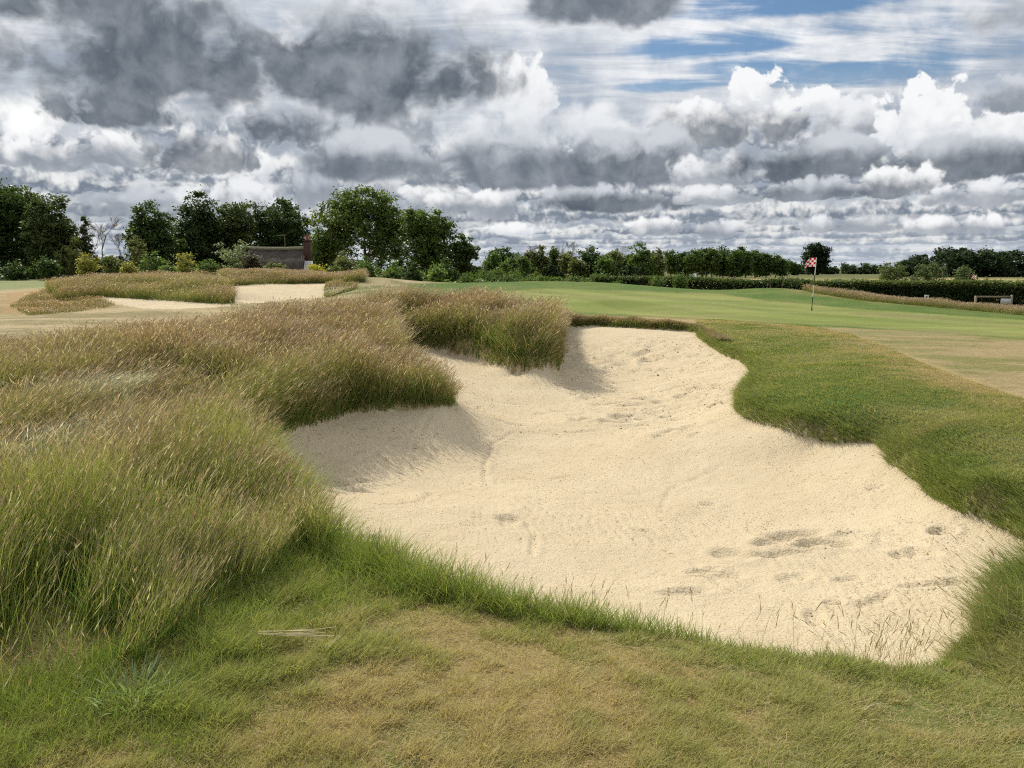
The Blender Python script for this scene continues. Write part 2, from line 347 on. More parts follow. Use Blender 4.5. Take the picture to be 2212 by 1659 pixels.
def sand_marks(x, y):
    """ridges, rake lines, shoe prints and digs pressed into the sand"""
    h = np.zeros_like(x)
    h += (fbm(x, y, .9, 3, 11)-.5)*.035
    h += (fbm(x, y, .16, 3, 12)-.5)*.022
    # long curving rake tracks
    ph = np.hypot(x+2.2, y-6.2); ang = (fbm(x, y, 1.6, 2, 15)-.5)
    on = sstep(fbm(x, y, 1.3, 2, 16), .50, .62)
    h += on*.0022*np.sin((ph+ang*.8)*2*PI/.07)
    def dent(px, py, z, L, Wd, az, dep, rim=.35):
        cx, cy, _ = PZ(px, py, z); c, s = math.cos(az), math.sin(az); dep *= 1.05; L = L*1.08; Wd = Wd*1.15
        a = ((x-cx)*c+(y-cy)*s)/L; b = (-(x-cx)*s+(y-cy)*c)/Wd
        e = np.sqrt(a*a+b*b)
        return -dep*np.exp(-(e/.82)**6) + dep*rim*.8*np.exp(-((e-1.3)/.3)**2)
    for p in [(1715,1145,-.42,.24,.11,.1,.055),(1670,1160,-.42,.17,.09,.3,.045),(1770,1172,-.42,.26,.08,-.05,.045),(1700,1188,-.42,.28,.05,.0,.03),(1820,1180,-.42,.14,.08,0,.03),
              (1578,1190,-.44,.12,.15,.7,.04),(1930,1165,-.38,.10,.22,.3,.022),(1955,1200,-.36,.09,.1,.2,.035),(1992,1197,-.36,.08,.12,.2,.035),
              (2034,1157,-.34,.09,.09,.0,.06),(2082,1137,-.33,.07,.06,0,.05),(1985,1273,-.34,.14,.055,.0,.035),(2060,1277,-.34,.18,.055,.0,.04),
              (1830,1148,-.4,.2,.06,.2,.02),(1890,1300,-.34,.2,.05,.6,.02),(1800,1305,-.36,.06,.05,.3,.03),(1760,1340,-.36,.16,.05,1.3,.02),
              (1465,943,-.54,.30,.09,.05,.06),(1430,950,-.54,.15,.08,.4,.04),(1210,880,-.55,.2,.08,-.3,.03),(1170,885,-.55,.16,.07,.2,.03),(1245,890,-.55,.2,.07,.1,.03),
              (1100,918,-.55,.25,.07,.1,.03),(1330,912,-.56,.4,.07,.0,.03),(1360,922,-.56,.4,.06,0,.03),(1250,926,-.56,.5,.06,0,.025),(1420,885,-.5,.2,.1,.2,.03),
              (700,1028,-.48,.30,.14,.3,.06),(740,1040,-.48,.28,.12,.2,.055),(690,1062,-.48,.3,.09,.4,.03),(780,1020,-.5,.1,.08,.2,.03),(1100,1121,-.5,.12,.1,0,.035),(1098,1133,-.5,.08,.08,0,.02),(800,1165,-.4,.15,.06,.3,.03),(1715,1150,-.42,.8,.5,0,-.006)]:
        h += dent(*p)
    rs = np.random.RandomState(5)
    for i in range(190):          # scuffed far end and right side
        px = rs.uniform(1215, 1600); py = rs.uniform(752, 905)
        if rs.rand() < .35: py = rs.uniform(765, 800)
        z = -.5; sc_ = rs.uniform(.6, 1.4)
        h += dent(px, py, z, .19*sc_, .10*sc_, rs.uniform(-.5, .5), rs.uniform(.02, .05), .5)
    for i in range(12):
        px = rs.uniform(1100, 1900); py = rs.uniform(900, 1330)
        h += dent(px, py, -.48, rs.uniform(.08, .2), rs.uniform(.04, .08), rs.uniform(-.8, .8), rs.uniform(.012, .03))
    for pth, dp, wd in (([(1040,878),(1010,905),(965,930),(925,948),(890,975)], .022, .030), ([(1190,916),(1110,924),(1065,948),(1045,985),(1050,1020)], .014, .03),
                        ([(930,1040),(905,1075),(860,1092),(800,1095)], .018, .04), ([(1135,1120),(1155,1160),(1150,1210)], .012, .025), ([(1440,1190),(1500,1225),(1560,1290)], .008, .03),
                        ([(1150,860),(1000,868),(930,880)], .010, .05), ([(1300,905),(1400,905)], .02, .03), ([(1340,918),(1450,926)], .018, .025), ([(1700,1010),(1560,1000),(1450,1040),(1420,1100)], .007, .03)):
        Q = np.array([PZ(a, b, -.5) for a, b in pth]); m_ = (np.abs(x-Q[:, 0].mean()) < 4) & (np.abs(y-Q[:, 1].mean()) < 4)
        if m_.any():
            d_, _ = seg_dist(x[m_], y[m_], Q, closed=False); h[m_] += -dp*np.exp(-(d_/wd)**2) + dp*.5*np.exp(-((d_-wd*2)/wd)**2)
    # little crumbly cliffs near the far bank
    m = sstep(y, 17, 18.5)*sstep(22.2, y, y+.01)*0 + sstep(y, 17.0, 18.6)*(1-sstep(y, 20.2, 21.5))*sstep(x, .6, 2.0)
    h += m*(np.abs(fbm(x, y, .8, 4, 22)-.5))*-.30 + m*.04
    return h
def height(x, y, want=False):
    x = np.asarray(x, float); y = np.asarray(y, float)
    r = np.hypot(x, y)
    sd = sd_poly(x, y, SAND)
    sd = sd + np.where(sd < 500, (fbm(x, y, .35, 3, 40)-.5)*.16, 0)
    near = np.minimum(r, 139.0)
    gx = x*near/np.maximum(r, 1e-6); gy = y*near/np.maximum(r, 1e-6)
    G = G_fit(gx, gy)
    G = G*(1-sstep(r, 90, 140)) + (.1 + (fbm(x, y, 90, 3, 3)-.5)*.5*sstep(r, 140, 300))*sstep(r, 90, 140)
    G = G + (fbm(x, y, 1.1, 3, 2)-.5)*.05*(r < 60) + (fbm(x, y, .25, 2, 6)-.5)*.022*(r < 25)
    h = G.copy()
    m = sd < .12
    if m.any():
        Sx = S_fit(x[m], y[m]) + sand_marks(x[m], y[m])*sstep(-sd[m], .0, .35)
        t = sstep(-sd[m], -.09, .07)
        cap = np.where(-sd[m] < .25, G[m]-.02+np.maximum(-sd[m]-.1, 0)*4, 9.0)
        h[m] = G[m]*(1-t) + np.minimum(Sx, cap)*t
    return (h, sd) if want else h
# coarse lookup for planting
class Grid:
    def __init__(s, x0, x1, y0, y1, st):
        s.x0, s.y0, s.st = x0, y0, st
        xs = np.arange(x0, x1+st, st); ys = np.arange(y0, y1+st, st)
        X, Y = np.meshgrid(xs, ys); s.H, s.D = height(X, Y, True)
    def __call__(s, x, y, D=False):
        A = s.D if D else s.H
        fx = np.clip((x-s.x0)/s.st, 0, A.shape[1]-1.001); fy = np.clip((y-s.y0)/s.st, 0, A.shape[0]-1.001)
        i = fx.astype(int); j = fy.astype(int); u = fx-i; v = fy-j
        return (A[j, i]*(1-u)+A[j, i+1]*u)*(1-v)+(A[j+1, i]*(1-u)+A[j+1, i+1]*u)*v
def project(x, y, z):
    yy = y; zz = z-EYE
    f = yy*CP - zz*SP; v = yy*SP + zz*CP
    f = np.maximum(f, 1e-3)
    return 1106 + x/f*FPX, 829.5 - v/f*FPX
def in_poly(px, py, P):
    P = np.asarray(P, float); ins = np.zeros(px.shape, bool); n = len(P)
    for i in range(n):
        ax, ay = P[i]; bx, by = P[(i+1) % n]
        if ay == by: continue
        ins ^= ((ay > py) != (by > py)) & (px < ax+(py-ay)*(bx-ax)/(by-ay))
    return ins

# ------------------------------------------------------------------ ground sheet: polar grid
rs_ = [.3]
while rs_[-1] < 2.0: rs_.append(rs_[-1]*1.05)
while rs_[-1] < 27: rs_.append(rs_[-1]*1.0058)
while rs_[-1] < 75: rs_.append(rs_[-1]*1.009)
while rs_[-1] < 3500: rs_.append(rs_[-1]*1.04)
R_ = np.array(rs_)
an = list(np.arange(-42, 42.001, .16)) + list(np.arange(45, 316, 3.0))
A_ = np.radians(np.array(an))
RR, AA = np.meshgrid(R_, A_, indexing='ij')
GX = RR*np.sin(AA); GY = RR*np.cos(AA)
GH, GSD = height(GX, GY, True)
nR, nA = GX.shape
idx = np.arange(nR*nA).reshape(nR, nA)
q = np.stack([idx[:-1], np.roll(idx, -1, 1)[:-1], np.roll(idx, -1, 1)[1:], idx[1:]], -1).reshape(-1, 4)[:, ::-1]
co = np.stack([GX, GY, GH], -1).reshape(-1, 3)
PXv, PYv = project(co[:, 0], co[:, 1], co[:, 2])
front = (co[:, 1] > .5)
X_, Y_ = co[:, 0], co[:, 1]
RAD = np.hypot(X_, Y_)

def pmask(P, soft=0):
    m = np.zeros(len(co), bool); m[front] = in_poly(PXv[front], PYv[front], P); return m
def blur(m, k=2):
    a = m.reshape(nR, nA).astype(float)
    for _ in range(k):
        a = (a + np.roll(a, 1, 1) + np.roll(a, -1, 1))/3
        b = a.copy(); b[1:-1] = (a[:-2]+a[1:-1]+a[2:])/3; a = b
    return a.ravel()
GREEN = [(985,660),(1020,642),(1060,630),(1163,624.5),(1207,623),(1380,629),(1554,635),(1653,650),(1755,658),(1813,665),(2010,678),(2300,698),
         (2300,740),(2150,726),(2000,716),(1850,706),(1700,698),(1500,687),(1400,682),(1300,676),(1150,668),(1050,664)]
FRINGE = [(640,664),(700,655),(800,645),(880,630),(879,612),(986,611),(1105,608),(1207,608),(1317,610),(1430,620.5),(1554,625),(1663,620.5),(1700,628),(1755,637),(1862,651),(2010,664),(2300,689),
         (2300,760),(2000,722),(1700,704),(1500,692),(1300,684),(1100,675),(900,675),(760,672)]
FAR1 = [(503,657),(505,617),(560,613),(640,612),(700,612),(722,616),(712,626),(716,635),(700,642),(640,646),(560,655)]
FAR2 = [(205,640),(300,645),(400,651),(503,656),(497,662),(450,665.5),(380,668),(310,667),(250,658),(225,652)]
sandm = (GSD.ravel() < .0)
greenm = pmask(GREEN) & (RAD > 18) & (RAD < 60) & ~sandm
fringem = pmask(FRINGE) & (RAD > 18) & (RAD < 60) & ~greenm & ~sandm
far1 = pmask(FAR1) & (RAD > 30) & (RAD < 60); far2 = pmask(FAR2) & (RAD > 25) & (RAD < 60)

n1 = fbm(X_, Y_, 1.6, 4, 50); n2 = fbm(X_, Y_, .35, 3, 51); n3 = fbm(X_, Y_, 7, 3, 52); n4 = fbm(X_*.5, Y_*2.2, 2.5, 4, 53)
def L(a, b, t): return np.asarray(a)*(1-t[:, None]) + np.asarray(b)*t[:, None]
TURF_G = (.12, .14, .04); TURF_B = (.26, .20, .085); STRAW = (.34, .26, .13)
col = L(TURF_G, TURF_B, sstep(n1*.6+n2*.4, .35, .68))
# far land: straw field with green, darker heath on the right
far = sstep(RAD, 60, 75)
fcol = L((.16, .17, .06), (.40, .31, .15), sstep(fbm(X_, Y_*2.5, 30, 3, 60), .35, .6))
fcol = L(fcol, (.10, .115, .045), sstep(RAD, 165, 190)*sstep(X_, 10, 40)*.9)
fcol = L(fcol, (.13, .15, .05), sstep(-X_, 0, 20)*.9)
col = L(col, fcol, far)
# dry mown land on the left
dry = blur((PYv > 600) & (PYv < 745) & (PXv < 930) & front & (RAD > 13), 4)
dcol = L((.215, .18, .09), (.37, .30, .18), sstep(n4*.7+n2*.3, .35, .62))
dcol = L(dcol, (.16, .165, .065), sstep(n3, .5, .62)*.7*sstep(PXv, 350, 700))
dcol = L(dcol, (.34, .22, .10), blur(pmask([(0, 655), (0, 635), (100, 622), (215, 640), (260, 662), (0, 680)]), 3)*.7)
col = L(col, dcol, dry)
lg = blur(pmask([(-300, 594), (200, 594), (130, 612), (90, 622), (-300, 640)]), 3)
col = L(col, (.17, .21, .085), lg*.8)
# green and banks
fc = L((.082, .135, .030), (.12, .16, .042), sstep(n1, .35, .7))
col = L(col, fc, blur(fringem, 1))
nb = fbm(X_*.55, Y_*2.4, 3.0, 4, 70)
gc = L((.165, .200, .050), (.215, .232, .072), sstep(nb, .35, .65))
gc = L(gc, (.215, .195, .085), sstep(fbm(X_*.6, Y_*2, 2.2, 3, 71), .56, .70)*.7)
gc = gc*(1 + .07*np.sign(np.sin(X_*2*PI/4.2 + Y_*.9)))[:, None]
col = L(col, gc, blur(greenm, 1))
bank = pmask([(789,597),(850,604),(879,612),(860,625),(790,640),(700,650),(640,655),(720,640),(735,615)]) & (RAD < 60)
col = L(col, L((.30, .25, .14), (.15, .16, .06), sstep(n1, .45, .62)), blur(bank, 2))
# straw line that parts rough and apron, bleached lip beyond the bunker
def dpath(P):
    Q = np.array([PZ(*p) for p in P]); d, _ = seg_dist(X_, Y_, Q, closed=False); return d
edge = dpath([(1500,690,.06),(1620,698,.06),(1750,706,.08),(1830,722,.1),(1900,745,.12),(1990,785,.13),(2080,820,.15),(2212,862,.16),(2400,930,.16)])
apron = pmask([(1750,704),(1830,722),(1900,745),(1990,785),(2080,820),(2212,862),(2500,950),(2500,700),(2300,740),(2000,716)]) & (RAD < 40)
acol = L((.20, .185, .07), (.30, .235, .125), sstep(fbm(X_*.7, Y_*1.6, 1.4, 4, 80), .28, .52))
acol = L(acol, (.15, .17, .06), sstep(nb, .54, .68)*.4)
col = L(col, acol, blur(apron, 2))
col = L(col, STRAW, np.exp(-(edge/(.10+.12*n2))**2)*.85*(RAD > 8))
rough = pmask([(1520,716),(1500,690),(1620,698),(1750,706),(1830,722),(1900,745),(1990,785),(2080,820),(2212,862),(2600,1000),(2600,1400),(2212,1400),(1900,960),(1600,900)]) & ~sandm & (RAD < 30)
rb = blur(rough, 2); RTOP = np.exp(-(edge/.9)**2)
rcol = L((.060, .112, .026), (.13, .15, .045), sstep(n1*.5+n2*.5, .42, .68))
rcol = L(rcol, (.26, .20, .095), np.clip(RTOP*1.1*sstep(n2*.5+n1*.5, .28, .6), 0, 1))
col = L(col, rcol, rb)
lip = dpath([(1195,680,.08),(1270,680,.08),(1400,685,.07),(1500,694,.06)])
col = L(col, (.36, .26, .14), np.exp(-(lip/.9)**2)*.9)

sp = (1-sstep(GSD.ravel(), .0, .09))*(RAD < 30)
col = L(col, (.42, .33, .20), sp*.85)

def make_mesh(name, verts, faces, mat=None, parent=None, colors=None, smooth=True):
    verts = np.ascontiguousarray(verts, dtype=np.float32); faces = np.asarray(faces, dtype=np.int32)
    me = bpy.data.meshes.new(name)
    me.vertices.add(len(verts)); me.vertices.foreach_set('co', verts.ravel())
    k = faces.shape[1]
    me.loops.add(faces.size); me.loops.foreach_set('vertex_index', faces.ravel())
    me.polygons.add(len(faces)); me.polygons.foreach_set('loop_start', np.arange(0, faces.size, k, dtype=np.int32))
    if smooth: me.polygons.foreach_set('use_smooth', np.ones(len(faces), bool))
    me.update(calc_edges=True)
    if colors is not None:
        at = me.color_attributes.new('tint', 'FLOAT_COLOR', 'POINT')
        c4 = np.ones((len(verts), 4), np.float32); c4[:, :3] = colors
        at.data.foreach_set('color', c4.ravel())
    o = bpy.data.objects.new(name, me); C.objects.link(o)
    if mat: me.materials.append(mat)
    if parent: o.parent = parent
    return o
def tag(o, label=None, cat=None, group=None, kind=None):
    if label: o['label'] = label
    if cat: o['category'] = cat
    if group: o['group'] = group
    if kind: o['kind'] = kind
    return o
def subset(name, fm, mat, label, cat):
    f = q[fm]; u, inv = np.unique(f, return_inverse=True)
    o = make_mesh(name, co[u], inv.reshape(-1, 4), mat, colors=col[u])
    return tag(o, label, cat, kind='structure')

class Mat:
    def __init__(s, name):
        s.m = bpy.data.materials.new(name); s.m.use_nodes = True; s.t = s.m.node_tree; s.t.nodes.clear()
        s.out = s.n('ShaderNodeOutputMaterial')
    def n(s, typ, **kw):
        x = s.t.nodes.new(typ)
        for k, v in kw.items(): setattr(x, k, v)
        return x
    def l(s, a, b): s.t.links.new(a, b)
    def noise(s, scale, detail=4, rough=.5, vec=None, col=False):
        x = s.n('ShaderNodeTexNoise'); x.inputs['Scale'].default_value = scale
        x.inputs['Detail'].default_value = detail; x.inputs['Roughness'].default_value = rough
        if vec is not None: s.l(vec, x.inputs['Vector'])
        return x.outputs['Color' if col else 'Fac']
    def ramp(s, f, lo, hi, a=0., b=1.):
        x = s.n('ShaderNodeMapRange'); s.l(f, x.inputs[0])
        for i, v in enumerate((lo, hi, a, b)): x.inputs[i+1].default_value = v
        return x.outputs[0]
    def mix(s, f, a, b, mode='MIX'):
        x = s.n('ShaderNodeMix', data_type='RGBA', blend_type=mode)
        for i, v in ((0, f), (6, a), (7, b)):
            if isinstance(v, (int, float)): x.inputs[i].default_value = v
            elif isinstance(v, tuple): x.inputs[i].default_value = (*v, 1)
            else: s.l(v, x.inputs[i])
        return x.outputs[2]
    def surf(s, color, rough=.9, spec=.2, bump=None, bs=.5, bd=.01, metal=0.):
        b = s.n('ShaderNodeBsdfPrincipled'); b.inputs['Roughness'].default_value = rough
        b.inputs['Specular IOR Level'].default_value = spec; b.inputs['Metallic'].default_value = metal
        if isinstance(color, tuple): b.inputs['Base Color'].default_value = (*color, 1)
        else: s.l(color, b.inputs['Base Color'])
        if bump is not None:
            bp = s.n('ShaderNodeBump'); bp.inputs['Strength'].default_value = bs; bp.inputs['Distance'].default_value = bd
            s.l(bump, bp.inputs['Height']); s.l(bp.outputs[0], b.inputs['Normal'])
        s.l(b.outputs[0], s.out.inputs[0]); return s.m
    def attr(s, name='tint'):
        x = s.n('ShaderNodeAttribute'); x.attribute_name = name; return x.outputs['Color']
    def obj(s): return s.n('ShaderNodeTexCoord').outputs['Object']
def soil_mat(name, s1, s2, amp, bd, rough=.95):
    m = Mat(name); p = m.obj(); a = m.noise(s1, 6, .65, p); b = m.noise(s2, 4, .6, p)
    f = m.mix(.5, a, b)
    c = m.mix(1.0, m.attr(), m.mix(m.ramp(f, .36, .64), (1-amp, 1-amp, 1-amp*1.1), (1+amp, 1+amp, 1+amp*.8)), 'MULTIPLY')
    return m.surf(c, rough, .1, f, .8, bd)
m_ground = soil_mat('turf_soil', 9, 60, .30, .03)
m_green = soil_mat('putting_turf', 5, 90, .08, .004)
m_sand = Mat('bunker_sand'); p = m_sand.obj()
a = m_sand.noise(38, 5, .62, p); b = m_sand.noise(110, 3, .6, p); c3 = m_sand.noise(1.3, 4, .55, p)
v_ = m_sand.n('ShaderNodeTexVoronoi'); v_.inputs['Scale'].default_value = 55; m_sand.l(p, v_.inputs['Vector'])
f = m_sand.mix(.45, a, b)
cl = m_sand.mix(m_sand.ramp(c3, .35, .65), (.525, .435, .292), (.57, .478, .328))
cl = m_sand.mix(m_sand.ramp(b, .30, .45, .55, 0.), cl, (.42, .33, .205))
f2 = m_sand.mix(.35, f, v_.outputs['Distance']); f2 = m_sand.mix(.45, f2, m_sand.noise(14, 3, .55, p))
m_sand = m_sand.surf(cl, 1.0, .05, f2, 1.0, .027)
m_far = soil_mat('far_land', .15, 1.2, .22, .05)

def fmask(v): return v[q].sum(1) >= 3
fs = fmask(sandm); fg = fmask(greenm) & ~fs; f1 = fmask(far1) & ~fs; f2_ = fmask(far2) & ~fs & ~f1
subset('sand_bunker', fs, m_sand, 'large pale sand bunker in the foreground with raked floor and steep left bank', 'bunker')
subset('sand_bunker', f1, m_sand, 'smaller sunlit sand bunker in the left background below a fescue mound', 'bunker')
subset('sand_bunker', f2_, m_sand, 'thin sliver of sand bunker in front of the left fescue mound', 'bunker')
subset('putting_green', fg, m_green, 'smooth pale green putting surface around the flagstick', 'green')
ground = subset('ground', ~(fs | fg | f1 | f2_), m_ground, 'rough, fairway and fields of the golf course', 'ground')
HG = Grid(-16, 14, 1.2, 30, .05)
HF = Grid(-75, 75, 20, 100, .5)
def hz(x, y):
    x = np.asarray(x, float); y = np.asarray(y, float)
    nr = (x > -15.9) & (x < 13.9) & (y < 29.9)
    o = np.where(nr, HG(x, y), HF(x, y))
    fr = (np.hypot(x, y) > 98) | (np.abs(x) > 74)
    if fr.any(): o = np.where(fr, height(x, y), o)
    return o
# ------------------------------------------------------------------ grass
R = np.random.RandomState
def leaf_mat(name, trans=.35, rough=.55, spec=.25, gain=1.0):
    m = Mat(name); c = m.attr()
    if name == 'grass_blade': c = m.mix(1.0, c, (1.22, 1.20, 1.22), 'MULTIPLY')
    d = m.n('ShaderNodeBsdfPrincipled'); m.l(c, d.inputs['Base Color']); d.inputs['Roughness'].default_value = rough
    d.inputs['Specular IOR Level'].default_value = spec
    t = m.n('ShaderNodeBsdfTranslucent')
    tcv = m.mix(1.0, c, (1.15*gain, 1.15*gain, .75*gain), 'MULTIPLY'); m.l(tcv, t.inputs['Color'])
    x = m.n('ShaderNodeMixShader'); x.inputs[0].default_value = trans
    m.l(d.outputs[0], x.inputs[1]); m.l(t.outputs[0], x.inputs[2]); m.l(x.outputs[0], m.out.inputs[0])
    return m.m
m_blade = leaf_mat('grass_blade', .45, .6, .2)
m_leaf = leaf_mat('leaf', .48, .5, .25)

def blades(px, py, pz, h, w, az, lean, bend, c0, c1, seg=2, rs=None, fac=None, ret=False):
    """ribbons: roots, height, width, direction of lean, lean and bend, root and tip colour"""
    n = len(px); t = np.linspace(0, 1, seg+1)
    dx, dy = np.cos(az), np.sin(az)
    fa = rs.uniform(0, PI, n) if fac is None else fac
    wx, wy = np.cos(fa), np.sin(fa)
    V_ = []; Cc = []
    for k, tt in enumerate(t):
        off = h*(lean*tt + bend*tt*tt)
        cx = px + dx*off; cy = py + dy*off
        cz = pz + h*(tt - .5*np.minimum(bend, .9)*tt**2.5*.6)
        ww = w*(1 - .25*tt) * .5
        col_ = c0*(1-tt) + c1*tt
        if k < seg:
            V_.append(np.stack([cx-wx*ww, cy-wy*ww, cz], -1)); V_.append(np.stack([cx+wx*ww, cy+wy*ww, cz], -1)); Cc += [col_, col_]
        else:
            V_.append(np.stack([cx, cy, cz], -1)); Cc.append(col_)
    V_ = np.stack(V_, 1).reshape(-1, 3); Cc = np.stack(Cc, 1).reshape(-1, 3)
    f = []
    for k in range(seg-1): f += [(2*k, 2*k+1, 2*k+3), (2*k, 2*k+3, 2*k+2)]
    f.append((2*seg-2, 2*seg-1, 2*seg))
    F = (np.arange(n)[:, None, None]*(2*seg+1) + np.array(f)[None]).reshape(-1, 3)
    if ret:
        return V_, F, Cc, (px+dx*h*(lean+bend), py+dy*h*(lean+bend), pz + h*(1-.3*np.minimum(bend, .9)), dx, dy)
    return V_, F, Cc
def heads(x, y, z, dx, dy, ln, wd, droop, c, rs, n=3):
    """seed heads: a few slender crossed spikelets along a nodding axis"""
    N = len(x); Vs = []; Fs = []; Cs = []; base = 0
    for k in range(n):
        s = (k/(n) - .15); a = rs.uniform(0, 2*PI, N)
        ox = x + dx*ln*droop*s + np.cos(a)*wd*.5; oy = y + dy*ln*droop*s + np.sin(a)*wd*.5; oz = z + ln*(s)*(1-.5*droop)
        L_ = ln*(.75 - .12*k)*rs.uniform(.7, 1.2, N)
        ex = dx*droop*L_ + np.cos(a)*wd*.8; ey = dy*droop*L_ + np.sin(a)*wd*.8; ez = L_*(1-.55*droop)
        fx = np.cos(a+1.3)*wd*.5; fy = np.sin(a+1.3)*wd*.5
        P = np.stack([np.stack([ox, oy, oz], -1), np.stack([ox+ex*.45+fx, oy+ey*.45+fy, oz+ez*.45], -1),
                      np.stack([ox+ex, oy+ey, oz+ez], -1), np.stack([ox+ex*.45-fx, oy+ey*.45-fy, oz+ez*.45], -1)], 1)
        Vs.append(P.reshape(-1, 3)); Cs.append(np.repeat(c, 4, 0)); i = np.arange(N)[:, None, None]*4 + base
        Fs.append((i+np.array([(0, 1, 2), (0, 2, 3)])[None]).reshape(-1, 3)); base += 4*N
    return np.concatenate(Vs), np.concatenate(Fs), np.concatenate(Cs)
def join(parts):
    V_, F, Cc = [], [], []; b = 0
    for v, f, c in parts: V_.append(v); F.append(f+b); Cc.append(c); b += len(v)
    return np.concatenate(V_), np.concatenate(F), np.concatenate(Cc)
def jit(c, rs, a=.22):
    k = 1 + rs.uniform(-a, a, (len(c), 1)); return np.clip(c*k*(1+rs.uniform(-.06, .06, c.shape)), .004, .9)
def mixn(a, b, t):
    a = np.asarray(a, float); b = np.asarray(b, float)
    if a.ndim == 1: a = a[None]
    if b.ndim == 1: b = b[None]
    return a*(1-t[:, None]) + b*t[:, None]
def scatter(rs, N, r0, r1, a0=-37.5, a1=37.5, p=1.0):
    """random points, density falling with distance as r**-(2-...)"""
    u = rs.rand(N)
    if p == 0: r = r0*(r1/r0)**u
    else: r = (r0**p + u*(r1**p-r0**p))**(1/p)
    a = np.radians(rs.uniform(a0, a1, N)); return r*np.sin(a), r*np.cos(a), r

# where the tall fescue grows (root outline in the ground plane)
FES = np.array([PZ(*p)[:2] for p in [(-700,1640,0),(0,1560,0),(180,1500,0),(330,1425,0),(440,1360,0),(550,1285,0),(620,1200,-.02),(628,1125,-.08),(566,1060,-.08),(530,1000,-.08),
     (540,950,-.08),(650,920,-.08),(740,890,-.08),(800,884,-.08),(900,880,-.08),(955,880,-.08),(975,864,-.08),WP(-.92,11.1,-.1),WP(-1.25,12.0,-.08),WP(-1.95,13.2,-.05),WP(-2.35,15.2,-.02),(858,742,0),(1000,750,-.05),
     (1090,770,-.05),(1192,777,-.05),(1212,764,-.05),(1206,730,.0),(1212,700,.05)]] + [(1.35,18.6),(.6,20.2),(-1,21.6),(-3,21.2),(-5,18.8),(-8,15.6),(-11,14.2),(-16,13)])
wind = math.radians(-8)           # mostly towards +X, a little towards the camera

# ---- 1. short dry turf in the foreground
rs = R(1)
x, y, r = scatter(rs, 420000, 1.9, 7.5, p=.6)
sd = HG(x, y, True); fd = sd_poly(x, y, FES)
k = (sd > -.02) & (fd > -.35); x, y, r, sd, fd = x[k], y[k], r[k], sd[k], fd[k]
z = HG(x, y); n = len(x)
tf = fbm(x, y, .30, 3, 90); tb = fbm(x, y, 1.3, 3, 91); clump = fbm(x, y, .11, 2, 92)
edge_ = np.exp(-(np.maximum(sd, 0)/.28)**2)
leftg = sstep(-fd+1.1, 0, 1.0)*(fd > -1)
green_ = np.clip(.04 + sstep(tb*.5+tf*.5, .42, .60)*.65 + edge_*.7 + leftg*.62, 0, 1)
h = (.013 + .038*sstep(clump, .42, .66) + .034*sstep(tf, .50, .66))*(1 + leftg*1.3*clump + edge_*.5)*rs.uniform(.6, 1.25, n)
bare = sstep(tf*.5+tb*.5, .36, .46)
c1 = mixn((.47, .415, .215), (.33, .355, .11), green_); c1 = mixn(c1, (.46, .36, .19), (rs.rand(n) < .16*(1-green_)+.03)*.9)
c0 = mixn((.40, .33, .17), (.20, .24, .07), green_)
c1 = mixn(c1, (.33, .31, .09), (rs.rand(n) < .4)*.6)
az = wind + rs.normal(0, 1.3, n)
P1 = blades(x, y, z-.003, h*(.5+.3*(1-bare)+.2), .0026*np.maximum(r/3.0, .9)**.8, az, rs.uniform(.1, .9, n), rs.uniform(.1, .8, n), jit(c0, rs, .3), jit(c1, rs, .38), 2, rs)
# matted dead thatch lying flat
x, y, r = scatter(rs, 90000, 1.9, 7.5, p=.6); sd = HG(x, y, True); k = sd > .02; x, y, r = x[k], y[k], r[k]; n = len(x)
P2 = blades(x, y, HG(x, y)+rs.uniform(0, .012, n), rs.uniform(.02, .05, n)*.35, .0022*np.maximum(r/3.0, .9)**.8, rs.uniform(0, 2*PI, n), rs.uniform(1.5, 3.2, n), rs.uniform(-.4, .4, n)*1.0,
            jit(np.tile((.38, .30, .16), (n, 1)), rs), jit(np.tile((.55, .45, .26), (n, 1)), rs), 2, rs)
v, f, c = join([P1, P2])
tag(make_mesh('turf_grass', v, f, m_blade, colors=c), 'short dry brown and green grass across the foreground', 'grass', kind='stuff')

# ---- 2. lush green edge along the near lip, with thin seed stems standing over the sand
x, y, r = scatter(rs, 620000, 2.6, 8.0, p=1.2)
sd = HG(x, y, True); fd = sd_poly(x, y, FES)
lefty = sstep(-(x - (-.2)), -1.5, 1.5)
wband = .06 + .17*lefty + .10*(fbm(x, y, .5, 2, 95)-.5) + .10*sstep(x, 2.2, 3.2)
wf = np.clip(1.2-np.maximum(fd, 0)/.75, 0, 1)*(fd > -.2)
k = ((sd > -.05) & (sd < wband*rs.uniform(.5, 1.25, len(x))) & (fd > -.4)) | ((rs.rand(len(x)) < wf*.40) & (sd > -.02) & (fbm(x, y, .22, 2, 96) > .42))
x, y, r, sd, wf = x[k], y[k], r[k], sd[k], wf[k]; n = len(x); z = HG(x, y)
lf = sstep(-x, -1.8, 1.0)
h = (.055 + .17*lf*np.exp(-(np.maximum(sd, 0)/.22)**2) + .045*wf)*rs.uniform(.5, 1.35, n)*(.6+.8*fbm(x, y, .15, 2, 97))
c1 = mixn((.165, .27, .030), (.30, .35, .075), rs.rand(n)); c1 = mixn(c1, (.38, .32, .12), (rs.rand(n) < .10)*.8)
c0 = mixn((.10, .155, .025), (.20, .19, .07), rs.rand(n))
P1 = blades(x, y, z-.01, h, .0030*np.maximum(r/3.5, .9)**.8, PI/2+rs.normal(0, 1.2, n), rs.uniform(.05, .5, n), rs.uniform(.05, .8, n), jit(c0, rs), jit(c1, rs), 3, rs)
